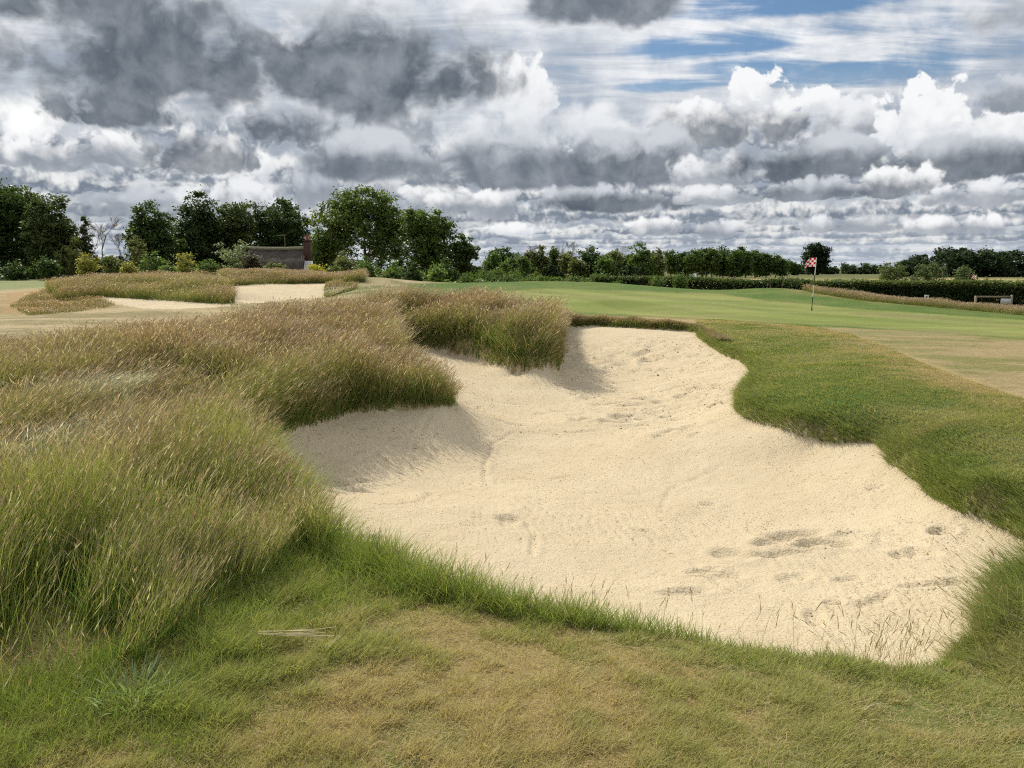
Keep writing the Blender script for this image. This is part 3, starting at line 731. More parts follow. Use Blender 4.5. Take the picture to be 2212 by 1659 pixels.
# seed stems
x, y, r = scatter(rs, 90000, 2.6, 7.5, p=1.2); sd = HG(x, y, True)
dens = sstep(fbm(x, y, .28, 2, 98), .42, .66)
k = (sd > -.07) & (sd < .11) & (rs.rand(len(x)) < (.05+.26*dens)*np.where(x < 1.9, 1, .06)); x, y, r = x[k], y[k], r[k]; n = len(x); z = HG(x, y)
h = rs.uniform(.11, .30, n)*np.where(x < 2.0, 1, .75); lean = rs.uniform(.0, .35, n); bend = rs.uniform(0, .35, n); az = PI/2*.4+rs.normal(0, .9, n)
cs = mixn((.24, .27, .08), (.33, .28, .14), rs.rand(n))
v_, f_, c_, tip = blades(x, y, z, h, .0016*np.maximum(r/4, .9), az, lean, bend, jit(cs, rs), jit(cs, rs), 4, rs, ret=True)
P3 = heads(tip[0], tip[1], tip[2]-.06, tip[3], tip[4], rs.uniform(.05, .09, n), .0045, lean+.2, jit(mixn((.32, .27, .14), (.24, .18, .13), rs.rand(n)), rs), rs, 3)
v, f, c = join([P1, (v_, f_, c_), P3])
tag(make_mesh('edge_grass', v, f, m_blade, colors=c), 'lush green grass with thin seed stems along the near bunker lip', 'grass', kind='stuff')

# ---- 3. rough on the right of the bunker
x, y, r = scatter(rs, 640000, 3.4, 27.0, a0=-3, a1=38, p=.9)
sd = HG(x, y, True); z = HG(x, y); qx, qy = project(x, y, z)
RP = [(1508,708),(1500,686),(1620,695),(1750,703),(1840,722),(1905,745),(1990,782),(2090,820),(2300,890),(3000,1200),(3000,2000),(2100,1500),(2085,1405),(2110,1340),(2140,1280),(2170,1235),(2260,1200),(2285,1165),(2120,1090),(2000,1020),(1890,930),(1700,900),(1600,870),(1600,760)]
k = (sd > -.06) & (in_poly(qx, qy, RP) | ((sd < .6) & (x > 1.9) & (y < 26))) & ~((x < 2.1) & (y < 4.4))
x, y, z, r, sd, qx, qy = x[k], y[k], z[k], r[k], sd[k], qx[k], qy[k]; n = len(x)
ed = np.exp(-(np.maximum(sd, 0)/.45)**2); tb = fbm(x, y, 1.1, 3, 101); tf = fbm(x, y, .25, 3, 102)
Q = np.array([PZ(*p) for p in [(1500,690,.06),(1620,698,.06),(1750,706,.08),(1830,722,.1),(1900,745,.12),(1990,785,.13),(2080,820,.15),(2212,862,.16),(2400,930,.16)]])
de, _ = seg_dist(x, y, Q, closed=False); top = np.exp(-(de/1.0)**2)*sstep(r, 8, 14)
topf = np.clip(np.maximum(np.maximum(top*1.2, sstep(y, 14, 21)*.8), .45*sstep(tb, .52, .66))*sstep(tb*.5+tf*.5, .30, .52)*(1-ed*.8), 0, 1)
h = (.022 + .025*tf + .045*ed)*rs.uniform(.6, 1.3, n)*(1-.4*topf)
c1 = mixn((.26, .275, .085), (.40, .38, .16), sstep(tb*.5+tf*.5, .44, .66)*(1-ed*.7)); c1 = mixn(c1, (.44, .37, .21), topf*.85)
c1 = mixn(c1, (.46, .43, .18), (rs.rand(n) < .2)*.8)
spot = np.exp(-((x-PZ(2030,935,.05)[0])**2+(y-PZ(2030,935,.05)[1])**2)/.09)+np.exp(-((x-PZ(1895,925,-.1)[0])**2+(y-PZ(1895,925,-.1)[1])**2)/.03)
c1 = mixn(c1, (.30, .21, .12), np.clip(spot*1.3, 0, 1)); h = h*(1-.5*np.clip(spot, 0, 1))
c0 = mixn((.10, .155, .035), (.30, .24, .12), topf)
# blades by the edge hang over the sand
P1 = blades(x, y, z-.006, h, .0032*np.maximum(r/4.0, 1)**.85, PI+rs.normal(.3, 1.0, n)*(1-ed*.4), rs.uniform(.1, .7, n)+ed*.35, rs.uniform(.1, .8, n)+ed*.4, jit(c0, rs), jit(c1, rs), 2, rs)
x, y, r = scatter(rs, 420000, 3.2, 24.0, a0=-3, a1=38, p=1.0); sd = HG(x, y, True)
k = (sd > -.06) & (sd < .05+.16*rs.rand(len(x))) & (x > 1.9+.0*y) & (y < 21) & (rs.rand(len(x)) < .6+.9*fbm(x, y, .3, 2, 105)); k &= ~((y < 4.0) & (x < 2.35)); x, y, r = x[k], y[k], r[k]; n = len(x)
cs = mixn((.15, .215, .05), (.26, .29, .10), rs.rand(n)); near_ = np.where((y < 5.6), 1.0, .0)
P2 = blades(x, y, HG(x, y)-.01, rs.uniform(.06, .15, n)*(1+.5*near_), .0030*np.maximum(r/4, 1)**.8, PI+rs.normal(0, .7, n), rs.uniform(.2, .8, n), rs.uniform(.2, 1.0, n), jit(cs*.6, rs), jit(cs, rs), 3, rs)
x, y, r = scatter(rs, 2600, 3.4, 6.5, a0=24, a1=38, p=1.2); sd = HG(x, y, True)
k = (sd > -.05) & (sd < .12) & (rs.rand(len(x)) < .3); x, y, r = x[k], y[k], r[k]; n = len(x)
cs = mixn((.28, .26, .11), (.28, .20, .13), rs.rand(n)); ln = rs.uniform(.15, .32, n); lean = rs.uniform(.2, .8, n)
v_, f_, c_, tip = blades(x, y, HG(x, y), ln, .0019*np.maximum(r/4, 1), PI+rs.normal(0, .5, n), lean, rs.uniform(0, .4, n), cs, cs, 4, rs, ret=True)
P3 = heads(tip[0], tip[1], tip[2]-.04, tip[3], tip[4], rs.uniform(.04, .09, n), .007, np.clip(lean+.3, 0, .9), jit(cs, rs), rs, 3)
v, f, c = join([P1, P2, (v_, f_, c_), P3])
tag(make_mesh('rough_grass', v, f, m_blade, colors=c), 'dense green rough overhanging the right side of the sand bunker', 'grass', kind='stuff')

# ---- 4. tall fescue on the left
def fescue(rs, x, y, z, r, tone, hgt, wmul=1.0, seedp=.8, segs=4, nh=3, leafy=1.0, hw=1.0):
    """tone 0 = fresh green, 1 = red brown, 2 = silvery"""
    n = len(x)
    g1 = np.clip(1-tone, 0, 1); s1 = np.clip(tone-1, 0, 1); near = np.exp(-np.maximum(r-3, 0)/5)
    sway = fbm(x, y, .55, 2, 77); az = wind + (sway-.5)*3.0 + rs.normal(0, .85, n)
    gust = fbm(x, y, 1.4, 2, 78)
    lean = rs.uniform(-.04, .20, n)*(1-.45*near) + .16*gust*(1-.9*near); bend = rs.uniform(.05, .30, n) + .35*gust*(1-.75*near) + .3*s1
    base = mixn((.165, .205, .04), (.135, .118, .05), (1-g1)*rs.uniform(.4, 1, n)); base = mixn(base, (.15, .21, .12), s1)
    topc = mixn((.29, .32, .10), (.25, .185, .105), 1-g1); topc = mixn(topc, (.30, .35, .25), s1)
    hh = hgt*(1.12-.62*rs.rand(n)**1.6)
    w = .0019*np.maximum(r/4.5, 1)**.8*wmul*np.where(rs.rand(n) < .12, 1.8, 1)
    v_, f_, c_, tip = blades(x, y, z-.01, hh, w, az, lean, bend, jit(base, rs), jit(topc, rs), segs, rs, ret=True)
    m = rs.rand(n) < seedp; nn = m.sum()
    hc = mixn((.34, .27, .18), (.30, .20, .14), rs.rand(nn)); hc = mixn(hc, (.19, .12, .10), (rs.rand(nn) < .40)*.9)
    hc = mixn(hc, (.58, .52, .42), (rs.rand(nn) < .14)*.85); hc = mixn(hc, (.55, .56, .48), s1[m]*.8)
    hc = mixn(hc, (.26, .27, .13), g1[m]*.7*rs.rand(nn))
    hd = heads(tip[0][m], tip[1][m], tip[2][m]-.04, tip[3][m], tip[4][m], rs.uniform(.06, .14, nn)*wmul**.5, .0048*hw*np.maximum(r[m]/4.5, 1)**.8*wmul, np.clip(lean[m]+bend[m]+.2, 0, .95), jit(hc, rs, .35), rs, nh)
    j = rs.rand(n) < leafy; q_ = j.sum()
    lc = mixn((.10, .185, .030), (.17, .175, .055), (1-g1[j])*.8*rs.rand(q_)); lc = mixn(lc, (.40, .31, .14), (rs.rand(q_) < .14)*.9)
    lv = blades(x[j]+rs.normal(0, .03, q_), y[j]+rs.normal(0, .03, q_), z[j]-.01, hh[j]*rs.uniform(.25, .8, q_), w[j]*1.6, rs.uniform(0, 2*PI, q_), rs.uniform(.05, .5, q_), rs.uniform(.05, .7, q_), jit(lc*.8, rs), jit(lc, rs), 3, rs)
    return [(v_, f_, c_), hd, lv]
x, y, r = scatter(rs, 560000, 2.4, 23.0, a0=-40, a1=6, p=1.05)
fd = sd_poly(x, y, FES); sd = HG(x, y, True)
k = ((fd < 0) | ((fd < .22) & (sd < .25))) & (sd > -.04); x, y, r, fd, sd = x[k], y[k], r[k], fd[k], sd[k]; z = HG(x, y); n = len(x)
cl = fbm(x, y, .45, 3, 110); cb = fbm(x, y, 2.2, 3, 111)
keep = rs.rand(n)*(1+.35*np.exp(-np.maximum(r-3.5, 0)/2.5)) < .08 + .9*sstep(cl, .36, .60) + .8*np.exp(-(np.maximum(sd, 0)/.35)**2); x, y, r, fd, sd, z, cl, cb = (a[keep] for a in (x, y, r, fd, sd, z, cl, cb)); n = len(x)
hgt = (.26 + .36*sstep(-fd, 0, np.where(r < 6, 1.1, .4)))*(.50+1.0*fbm(x, y, .6, 3, 113) + .22*np.exp(-(np.maximum(sd, 0)/.5)**2))
hgt *= np.where(y > 13, 1.08, 1.0)*(1-.35*np.exp(-((x+1.2)**2+(y-11.6)**2)/1.4))
hgt *= 1-.45*sstep(-x, 4.2, 9)*sstep(y, 7, 11)
tone = np.clip(sstep(y*.45 + cb*3.2, 3.3, 6.9), 0, 1)
tone = np.where(sd < .5, tone*.6, tone)
for px, py, zz, rad, am in ((150,845,.5,.75,1.),(60,960,.45,.8,.8),(470,720,.5,.8,.9),(430,745,.5,.6,.8),(900,665,.9,1.1,.8),(1000,680,.8,1.2,.6),(1120,690,.6,.8,.5),(280,700,.6,1.2,.6)):
    cx, cy, _ = PZ(px, py, zz); tone = np.maximum(tone, (1+am)*np.exp(-((x-cx)**2+(y-cy)**2)/rad**2))
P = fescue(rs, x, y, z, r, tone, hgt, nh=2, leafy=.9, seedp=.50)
i = np.where(rs.rand(n) < .008)[0]; m_ = len(i)      # broken and bleached stalks
bc = mixn((.50, .42, .26), (.40, .29, .19), rs.rand(m_))
P.append(blades(x[i], y[i], z[i], hgt[i]*rs.uniform(.7, 1.15, m_), .0026*np.maximum(r[i]/4.5, 1)**.8, rs.uniform(0, 2*PI, m_), rs.uniform(.1, .5, m_), rs.uniform(.1, .6, m_), bc, bc, 5, rs))
v, f, c = join(P)
print('fescue verts', len(v))
tag(make_mesh('fescue_grass', v, f, m_blade, colors=c), 'tall windblown fescue with seed heads on the bank left of the bunker', 'tall grass', kind='stuff')

# short tawny fringe along the far lip
x, y, r = scatter(rs, 500000, 19, 26, a0=2, a1=16, p=1); z = HG(x, y); sd = HG(x, y, True); qx, qy = project(x, y, z)
k = (sd > -.02) & (sd < .35) & (x > 1.0) & (x < 5.3) & (y > 18); x, y, z, r, sd = x[k], y[k], z[k], r[k], sd[k]; n = len(x)
tone = .75+.25*rs.rand(n); P = fescue(rs, x, y, z, r, tone, (.17+.10*fbm(x, y, .4, 2, 120)+.22*np.exp(-((x-1.3)/.5)**2))*(1-.5*sstep(x, 4.3, 5.2)), wmul=.8, seedp=.15, segs=3, nh=1, leafy=1)
v, f, c = join(P); tag(make_mesh('fringe_grass', v, f, m_blade, colors=c), 'short tawny grass fringe hanging along the far lip of the bunker', 'grass', kind='stuff')

# ---- 5. fescue on the far mounds and in front of the hedge
def far_fescue(name, label, poly, zf, r0, r1, a0, a1, N, hgt, tone0, tone1, wm, seed, dens=1.0):
    rs = R(seed); x, y, r = scatter(rs, N, r0, r1, a0, a1, p=1.4); z = hz(x, y); qx, qy = project(x, y, z)
    k = in_poly(qx, qy, poly); x, y, z, r = x[k], y[k], z[k], r[k]; n = len(x)
    cl = fbm(x, y, 1.0, 3, seed); t = tone0+(tone1-tone0)*sstep(fbm(x, y, 3, 3, seed+5), .35, .65)
    k = rs.rand(n) < .4+.9*sstep(cl, .3, .55)
    x, y, z, r, cl, t = x[k], y[k], z[k], r[k], cl[k], t[k]; n = len(x)
    P = fescue(rs, x, y, z, r, t, hgt*(.6+.9*cl), wmul=wm, seedp=.8, segs=2, nh=1, leafy=.8, hw=1.4)
    v, f, c = join(P); print(name, len(v))
    return tag(make_mesh(name, v, f, m_blade, colors=c), label, 'tall grass', kind='stuff')
far_fescue('fescue_grass', 'tawny fescue on the left background mound above the sliver of sand',
   [(130,650),(215,641),(300,646),(400,652),(480,658),(503,655),(503,632),(470,612),(400,600),(300,600),(170,606),(100,622),(120,645)], 0, 28, 50, -36, -14, 160000, .52, .55, 1.0, .8, 201)
far_fescue('fescue_grass', 'tawny fescue crest along the top of the far left bunker',
   [(470,606),(500,618),(560,614),(640,613),(705,612),(790,610),(780,598),(700,594),(620,590),(540,588),(480,594)], 0, 40, 58, -22, -8, 150000, .50, .7, 1.05, .7, 202)
far_fescue('fescue_grass', 'reddish fescue strip between the green bank and the clipped hedge',
   [(1640,620),(1690,616),(1760,634),(1862,650),(2010,663),(2300,690),(2300,640),(2150,655),(2050,648),(1950,642),(1800,632),(1700,610)], 0, 33, 62, 14, 38, 240000, .32, .85, 1.05, .6, 203)
far_fescue('fescue_grass', 'pale reddish grass patch at the far left edge of the mown ground',
   [(20,662),(60,640),(110,622),(215,643),(250,660),(180,672),(60,682)], 0, 26, 48, -40, -24, 60000, .16, .9, 1.0, .8, 204)

far_fescue('fescue_grass', 'grey green grass tuft at the right end of the far left bunker', [(702,618),(722,612),(772,613),(766,626),(735,634),(712,643),(700,640)], 0, 34, 50, -18, -9, 60000, .30, .6, 1.7, .8, 206)
# ---- 6. crumbs of sand that catch the light
rs = R(300)
x, y, r = scatter(rs, 170000, 3.4, 22, a0=-22, a1=36, p=.35)
sd = HG(x, y, True); k = (sd < -.05) & (rs.rand(len(x)) < .25+.75*sstep(fbm(x, y, .5, 3, 301), .38, .6)); x, y, r = x[k], y[k], r[k]; n = len(x); z = HG(x, y)
s_ = (.003+.008*rs.rand(n)**6)*np.maximum(r/5, .8)**.85
a = rs.uniform(0, 2*PI, n); V_ = [np.stack([x+np.cos(a+t)*s_*rs.uniform(.7, 1.3, n), y+np.sin(a+t)*s_*rs.uniform(.7, 1.3, n), z-s_*.2], -1) for t in (0, 1.57, 3.14, 4.71)]
V_.append(np.stack([x, y, z+s_*rs.uniform(.35, .8, n)], -1)); V_ = np.stack(V_, 1).reshape(-1, 3)
F = (np.arange(n)[:, None, None]*5+np.array([(0, 1, 4), (1, 2, 4), (2, 3, 4), (3, 0, 4)])[None]).reshape(-1, 3)
m_crumb = Mat('sand_crumb'); m_crumb = m_crumb.surf(m_crumb.attr(), 1.0, .05)
tag(make_mesh('sand_crumbs', V_, F, m_crumb, None, np.repeat(jit(np.tile((.50, .39, .245), (n, 1)), rs, .2), 5, 0), smooth=False), 'loose crumbs of sand strewn over the bunker floor', 'sand', kind='stuff')

# a small grey green weed in the turf by the fescue
rs = R(410); n = 260; wx_, wy_, _ = PZ(285, 1490, .03)
a = rs.uniform(0, 2*PI, n); rr = rs.rand(n)**.6*.16; x = wx_+np.cos(a)*rr; y = wy_+np.sin(a)*rr; z = HG(x, y)
P = blades(x, y, z, rs.uniform(.03, .10, n), np.full(n, .008), a, rs.uniform(.2, .9, n), rs.uniform(.1, .8, n), jit(np.tile((.16, .22, .09), (n, 1)), rs), jit(np.tile((.30, .38, .20), (n, 1)), rs), 3, rs)
tag(make_mesh('weed', *P[:2], m_blade, None, P[2]), 'grey green weed with broad leaves in the turf before the tall fescue', 'weed')
# ------------------------------------------------------------------ trees, bushes, hedges
def bark_mat(name, c):
    m = Mat(name); p = m.obj(); n_ = m.noise(9, 5, .6, p)
    return m.surf(m.mix(m.ramp(n_, .35, .65), tuple(v*.6 for v in c), tuple(min(v*1.3, 1) for v in c)), .95, .1, n_, .6, .02)
m_bark = bark_mat('bark', (.11, .085, .06)); m_pale = bark_mat('pale_bark', (.17, .15, .12))
def tubes(segs, sides=6):
    """segs: (p0, p1, r0, r1)"""
    V_, F = [], []; b = 0
    for p0, p1, r0, r1 in segs:
        p0 = np.array(p0, float); p1 = np.array(p1, float); d = p1-p0; d = d/(np.linalg.norm(d)+1e-9)
        a = np.cross(d, (0, 0, 1)) if abs(d[2]) < .9 else np.cross(d, (1, 0, 0)); a /= np.linalg.norm(a); c = np.cross(d, a)
        for pp, rr in ((p0, r0), (p1, r1)):
            for k in range(sides):
                t = 2*PI*k/sides; V_.append(pp+rr*(math.cos(t)*a+math.sin(t)*c))
        for k in range(sides):
            k2 = (k+1) % sides; F.append((b+k, b+k2, b+sides+k2, b+sides+k))
        b += 2*sides
    return np.array(V_), np.array(F)
def leaf_cards(cx, cy, cz, size, rs, c, up=.35, long=1.0):
    n = len(cx)
    nrm = rs.normal(0, 1, (n, 3)); nrm[:, 2] = np.abs(nrm[:, 2])*1.0+up; nrm /= np.linalg.norm(nrm, axis=1)[:, None]
    t = np.cross(nrm, rs.normal(0, 1, (n, 3))); t /= np.linalg.norm(t, axis=1)[:, None]; b = np.cross(nrm, t)
    s = size[:, None]; P = np.stack([cx, cy, cz], -1)
    V_ = np.stack([P-t*s*.5*long, P+b*s*.32+nrm*s*.06, P+t*s*.5*long, P-b*s*.32+nrm*s*.06], 1).reshape(-1, 3)
    F = (np.arange(n)[:, None]*4 + np.arange(4)[None])
    return V_, F, np.repeat(c, 4, 0)
def crown_points(rs, lobes, ncl, per, spread, shell=.55):
    """clusters of leaves through lobes (x, y, z, rx, ry, rz)"""
    lb = np.array(lobes); vol = lb[:, 3]*lb[:, 4]*lb[:, 5]; w = vol**.75; w /= w.sum()
    k = rs.choice(len(lb), ncl, p=w); d = rs.normal(0, 1, (ncl, 3)); d /= np.linalg.norm(d, axis=1)[:, None]
    r = np.where(rs.rand(ncl) < shell, rs.uniform(.78, 1.06, ncl), rs.rand(ncl)**.5)
    cc = lb[k, :3] + d*r[:, None]*lb[k, 3:6]
    m = (rs.uniform(.5, 1.4, ncl)*per).astype(int); i = np.repeat(np.arange(ncl), m)
    sp_ = spread*rs.uniform(.6, 1.3, ncl)
    P = cc[i] + rs.normal(0, 1, (len(i), 3))*sp_[i][:, None]*np.array([.55, .55, .36])
    return P, cc, i
def tree(name, label, px, top, hw, base, dist, c, seed, cat='tree', group=None, ncl=150, per=46, leaf=.30, trunk=.30, lobes=None, bark=None,
         shape='broad', c2=None, sink=0.0, shell=.55, spread=None, open_=False):
    """px/top/hw/base in picture units at depth dist give the true position, height and width"""
    rs = R(seed); x, y, _ = PD(px, base, dist); z0 = float(hz(np.array([x]), np.array([y]))[0]) - sink
    H = PD(px, top, dist)[2] - z0; Wd = hw/FPX*dist/.99
    root = bpy.data.objects.new(name, None); C.objects.link(root); root.location = (x, y, z0); root.empty_display_size = .5
    tag(root, label, cat, group)
    low = trunk*H
    if lobes is None:
        lobes = []
        if shape == 'broad':
            for k in range(9):
                a = rs.uniform(0, 2*PI); rr = rs.uniform(.15, .62)*Wd; zz = low + (H-low)*rs.uniform(.18, .78)
                s_ = rs.uniform(.34, .55); lobes.append((math.cos(a)*rr, math.sin(a)*rr, zz, Wd*s_, Wd*s_, min((H-zz)*.98, (H-low)*s_*.62)))
            lobes.append((0, 0, low+(H-low)*.72, Wd*.5, Wd*.5, (H-low)*.28)); lobes.append((0, 0, low+(H-low)*.4, Wd*.75, Wd*.75, (H-low)*.36))
        elif shape == 'cone':
            for k in range(8):
                t = k/7; lobes.append((rs.normal(0, .1)*Wd, rs.normal(0, .1)*Wd, low+(H-low)*(.12+.78*t), Wd*(.95-.75*t), Wd*(.95-.75*t), (H-low)*.16))
        elif shape == 'bush':
            for k in range(8):
                a = rs.uniform(0, 2*PI); rr = rs.uniform(.1, .6)*Wd; s_ = rs.uniform(.35, .6); zz = H*rs.uniform(.2, .58)
                lobes.append((math.cos(a)*rr, math.sin(a)*rr, zz, Wd*s_, Wd*s_, min(H*.42, (H-zz))))
    else: lobes = [(a*Wd, b*Wd, cz*H, d*Wd, d*Wd, e*H) for a, b, cz, d, e in lobes]
    spread = spread or max(.22, Wd*.17)
    if cat == 'tree' and dist < 130: ncl = int(ncl*1.45)
    P, cc, ci = crown_points(rs, lobes, ncl, per, spread, shell)
    P = P[P[:, 2] > .05]; ci = ci[:len(P)]
    n = len(P); tone = rs.rand(ncl)[ci]*.6+rs.rand(n)*.4
    cl = mixn(c, c2 if c2 is not None else tuple(v*1.7 for v in c), tone**1.5)
    v, f, cv = leaf_cards(P[:, 0], P[:, 1], P[:, 2], leaf*rs.uniform(.6, 1.3, n), rs, jit(cl, rs, .25))
    cr = make_mesh('crown' if cat == 'tree' else 'foliage', v, f, m_leaf, root, cv, smooth=False)
    # trunk and limbs reaching into the crown
    segs = []; tr = max(.04, H*.022) if cat == 'tree' else H*.02
    q0 = np.array([0, 0, -.3]); q1 = np.array([rs.normal(0, .02)*H, rs.normal(0, .02)*H, max(low, H*.12)]); q2 = q1+np.array([rs.normal(0, .03)*H, rs.normal(0, .03)*H, (H-q1[2])*.55])
    segs += [(q0, q1, tr*1.2, tr*.85), (q1, q2, tr*.85, tr*.35)]
    sel = rs.choice(len(cc), min(len(cc), 34 if cat == 'tree' else 12), replace=False)
    for j in sel:
        t = rs.rand(); s0 = q1*(1-t)+q2*t; e = cc[j]; mid = s0*.5+e*.5+np.array([0, 0, -.06*H]) + rs.normal(0, .03*H, 3)*.5; r0 = tr*.4*(1-.4*t)
        segs += [(s0, mid, r0, r0*.6), (mid, e, r0*.6, r0*.15)]
    v, f = tubes(segs, 5); make_mesh('trunk' if cat == 'tree' else 'stems', v, f, bark or m_bark, root)
    return root
def copy_tree(o, loc, rz, s, label=None, group=None):
    r = o.copy(); C.objects.link(r); r.location = loc; r.rotation_euler = (0, 0, rz); r.scale = s
    if label: r['label'] = label
    if group: r['group'] = group
    for ch in o.children:
        d = ch.copy(); C.objects.link(d); d.parent = r
    return r
DKG = (.052, .088, .024); MDG = (.085, .135, .033); LTG = (.12, .18, .045); OLV = (.12, .14, .05); YEL = (.24, .24, .06); SIL = (.17, .21, .12)
def bare(name, label, px, top, hw, base, dist, seed, c=None):
    rs = R(seed); x, y, _ = PD(px, base, dist); z0 = float(hz(np.array([x]), np.array([y]))[0]); H = PD(px, top, dist)[2]-z0; Wd = hw/FPX*dist
    root = bpy.data.objects.new(name, None); C.objects.link(root); root.location = (x, y, z0); tag(root, label, 'tree')
    trunk_s, br = [], []
    def grow(p, d, ln, r, lev, out):
        for k in range(3):
            e = p+d*ln/3; out.append((p, e, r*(1-.25*k/3), r*(1-.25*(k+1)/3))); p = e; d = d+rs.normal(0, .10, 3); d[2] = abs(d[2]); d /= np.linalg.norm(d)
            if lev < 4:
                for _ in range(2 if lev else 1):
                    a = rs.uniform(0, 2*PI); nd = d+np.array([math.cos(a), math.sin(a), rs.uniform(-.1, .5)])*rs.uniform(.5, .9); nd /= np.linalg.norm(nd)
                    grow(p, nd, ln*rs.uniform(.45, .65), r*.55, lev+1, br)
    grow(np.array([0., 0, -.2]), np.array([0., 0, 1.]), H*.78, H*.012, 0, trunk_s)
    v, f = tubes(trunk_s, 5); make_mesh('trunk', v, f, m_pale, root); v, f = tubes([(a, b, max(r0*.7, .010), max(r1*.7, .008)) for a, b, r0, r1 in br if a[2] < H*1.05], 3); make_mesh('branches', v, f, m_pale, root)
    return root

# left wood
tree('broadleaf_tree', 'large dark tree at the left edge, tallest of the left wood', 50, 394, 92, 596, 84, DKG, 301, ncl=260, per=60, leaf=.34, trunk=.08, c2=MDG)
tree('broadleaf_tree', 'dark tree with ragged top just right of the tallest at the left edge', 130, 420, 64, 598, 80, DKG, 302, ncl=170, per=52, leaf=.32, trunk=.06, c2=OLV)
tree('broadleaf_tree', 'dark tree cut by the left frame edge', -40, 430, 60, 598, 80, DKG, 303, ncl=140, per=50, leaf=.34, trunk=.05)
tree('conifer_tree', 'narrow pointed dark tree between the left wood and the bare trees', 190, 458, 20, 596, 82, DKG, 304, ncl=80, per=34, leaf=.26, trunk=.08, shape='cone')
bare('bare_tree', 'leafless pale tree right of the narrow pointed one', 224, 474, 30, 596, 82, 305)
bare('bare_tree', 'lower leafless tree in the gap left of the big dark clump', 268, 512, 26, 596, 84, 306)
tree('broadleaf_tree', 'tall dark tree at the left of the big clump', 346, 440, 64, 596, 86, DKG, 307, ncl=190, per=52, leaf=.32, trunk=.05, c2=MDG)
tree('broadleaf_tree', 'tallest dark tree of the big clump left of the cottage', 436, 412, 70, 594, 92, DKG, 308, ncl=220, per=56, leaf=.34, trunk=.08, c2=(.055, .085, .03))
tree('broadleaf_tree', 'dark tree closing the clump on its right side', 506, 434, 62, 594, 94, DKG, 309, ncl=170, per=50, leaf=.34, trunk=.08, c2=OLV)
tree('broadleaf_tree', 'round dark tree behind the roof of the cottage', 612, 432, 72, 592, 96, DKG, 310, ncl=230, per=56, leaf=.34, trunk=.10, c2=(.05, .085, .028))
tree('broadleaf_tree', 'big open crowned tree lit green right of the chimney', 786, 408, 108, 592, 88, MDG, 311, ncl=330, per=44, leaf=.34, trunk=.12, c2=(.17, .23, .055), spread=.75,
     lobes=[(-.55,0,.62,.42,.24),(-.3,.1,.80,.36,.19),(.05,0,.84,.40,.17),(.38,0,.76,.38,.2),(.66,.1,.60,.34,.2),(-.62,0,.38,.34,.2),(0,0,.55,.6,.3),(.5,0,.38,.42,.2),(-.85,0,.30,.2,.16)])
tree('broadleaf_tree', 'upright green tree leaning over the hedge bottom, right of the big open crown', 932, 452, 62, 598, 84, MDG, 312, ncl=220, per=44, leaf=.32, trunk=.06, c2=(.15, .21, .05),
     lobes=[(-.45,0,.80,.42,.2),(.1,0,.82,.42,.17),(.55,0,.62,.44,.22),(-.3,0,.45,.6,.25),(.4,0,.3,.6,.25),(0,0,.6,.6,.3)])
tree('broadleaf_tree', 'smaller tree stepping down right of the upright green tree', 1008, 508, 38, 600, 84, DKG, 313, ncl=110, per=38, leaf=.30, trunk=.04, c2=MDG)
tree('broadleaf_tree', 'airy light green tree directly right of the chimney', 700, 500, 34, 592, 90, LTG, 314, ncl=90, per=32, leaf=.30, trunk=.1, c2=(.15, .22, .06))
# bushes in front of the left wood
BUSH = [(160,510,30,598,76,OLV,'olive scrub bush at the foot of the left wood'),(196,545,30,600,72,YEL,'yellowish green bush left of the leafless trees'),(246,552,24,600,72,OLV,'small olive bush under the leafless trees'),
 (302,500,26,598,78,OLV,'pointed olive bush at the left foot of the big clump'),(330,535,28,600,72,MDG,'mid green bush before the big clump'),(405,540,30,600,72,YEL,'yellow green bush in front of the big dark clump'),
 (450,560,26,602,70,MDG,'low green bush between the yellow bush and the grey willow'),(512,508,46,600,74,SIL,'grey green willow bush left of the cottage roof'),(592,560,20,602,64,OLV,'olive sapling growing in front of the cottage roof'),
 (738,540,34,604,70,OLV,'olive bush under the big open crowned tree'),(682,572,17,604,66,(.32,.30,.04),'bright yellow flowering bush beside the chimney foot'),(790,550,34,606,68,MDG,'green bush second from the chimney'),(846,560,32,608,66,MDG,'dark green bush at the end of the far bunker mound'),
 (900,562,30,608,64,DKG,'low dark bush below the upright tree'),(936,572,26,612,60,LTG,'bright green sapling bush at the foot of the slope'),(966,555,26,606,66,DKG,'dark bush under the stepping down tree'),
 (716,575,20,606,66,OLV,'small olive shrub right of the yellow flowers'),(100,555,26,600,72,DKG,'dark shrub under the tall left trees'),(30,560,34,600,72,DKG,'dark shrub in the left corner of the wood'),
 (280,560,18,600,70,YEL,'small yellowish shrub below the leafless tree'),(365,560,20,600,69,LTG,'light green sapling before the clump'),(545,545,24,600,72,(.07,.065,.04),'brownish twiggy bush touching the cottage roof')]
for i, (px, t, hw, b, d, c, lb) in enumerate(BUSH):
    tree('bush', lb, px, t, hw, b, d, c, 400+i, 'bush', None, ncl=70, per=34, leaf=.22, trunk=.0, shape='bush', spread=.35)
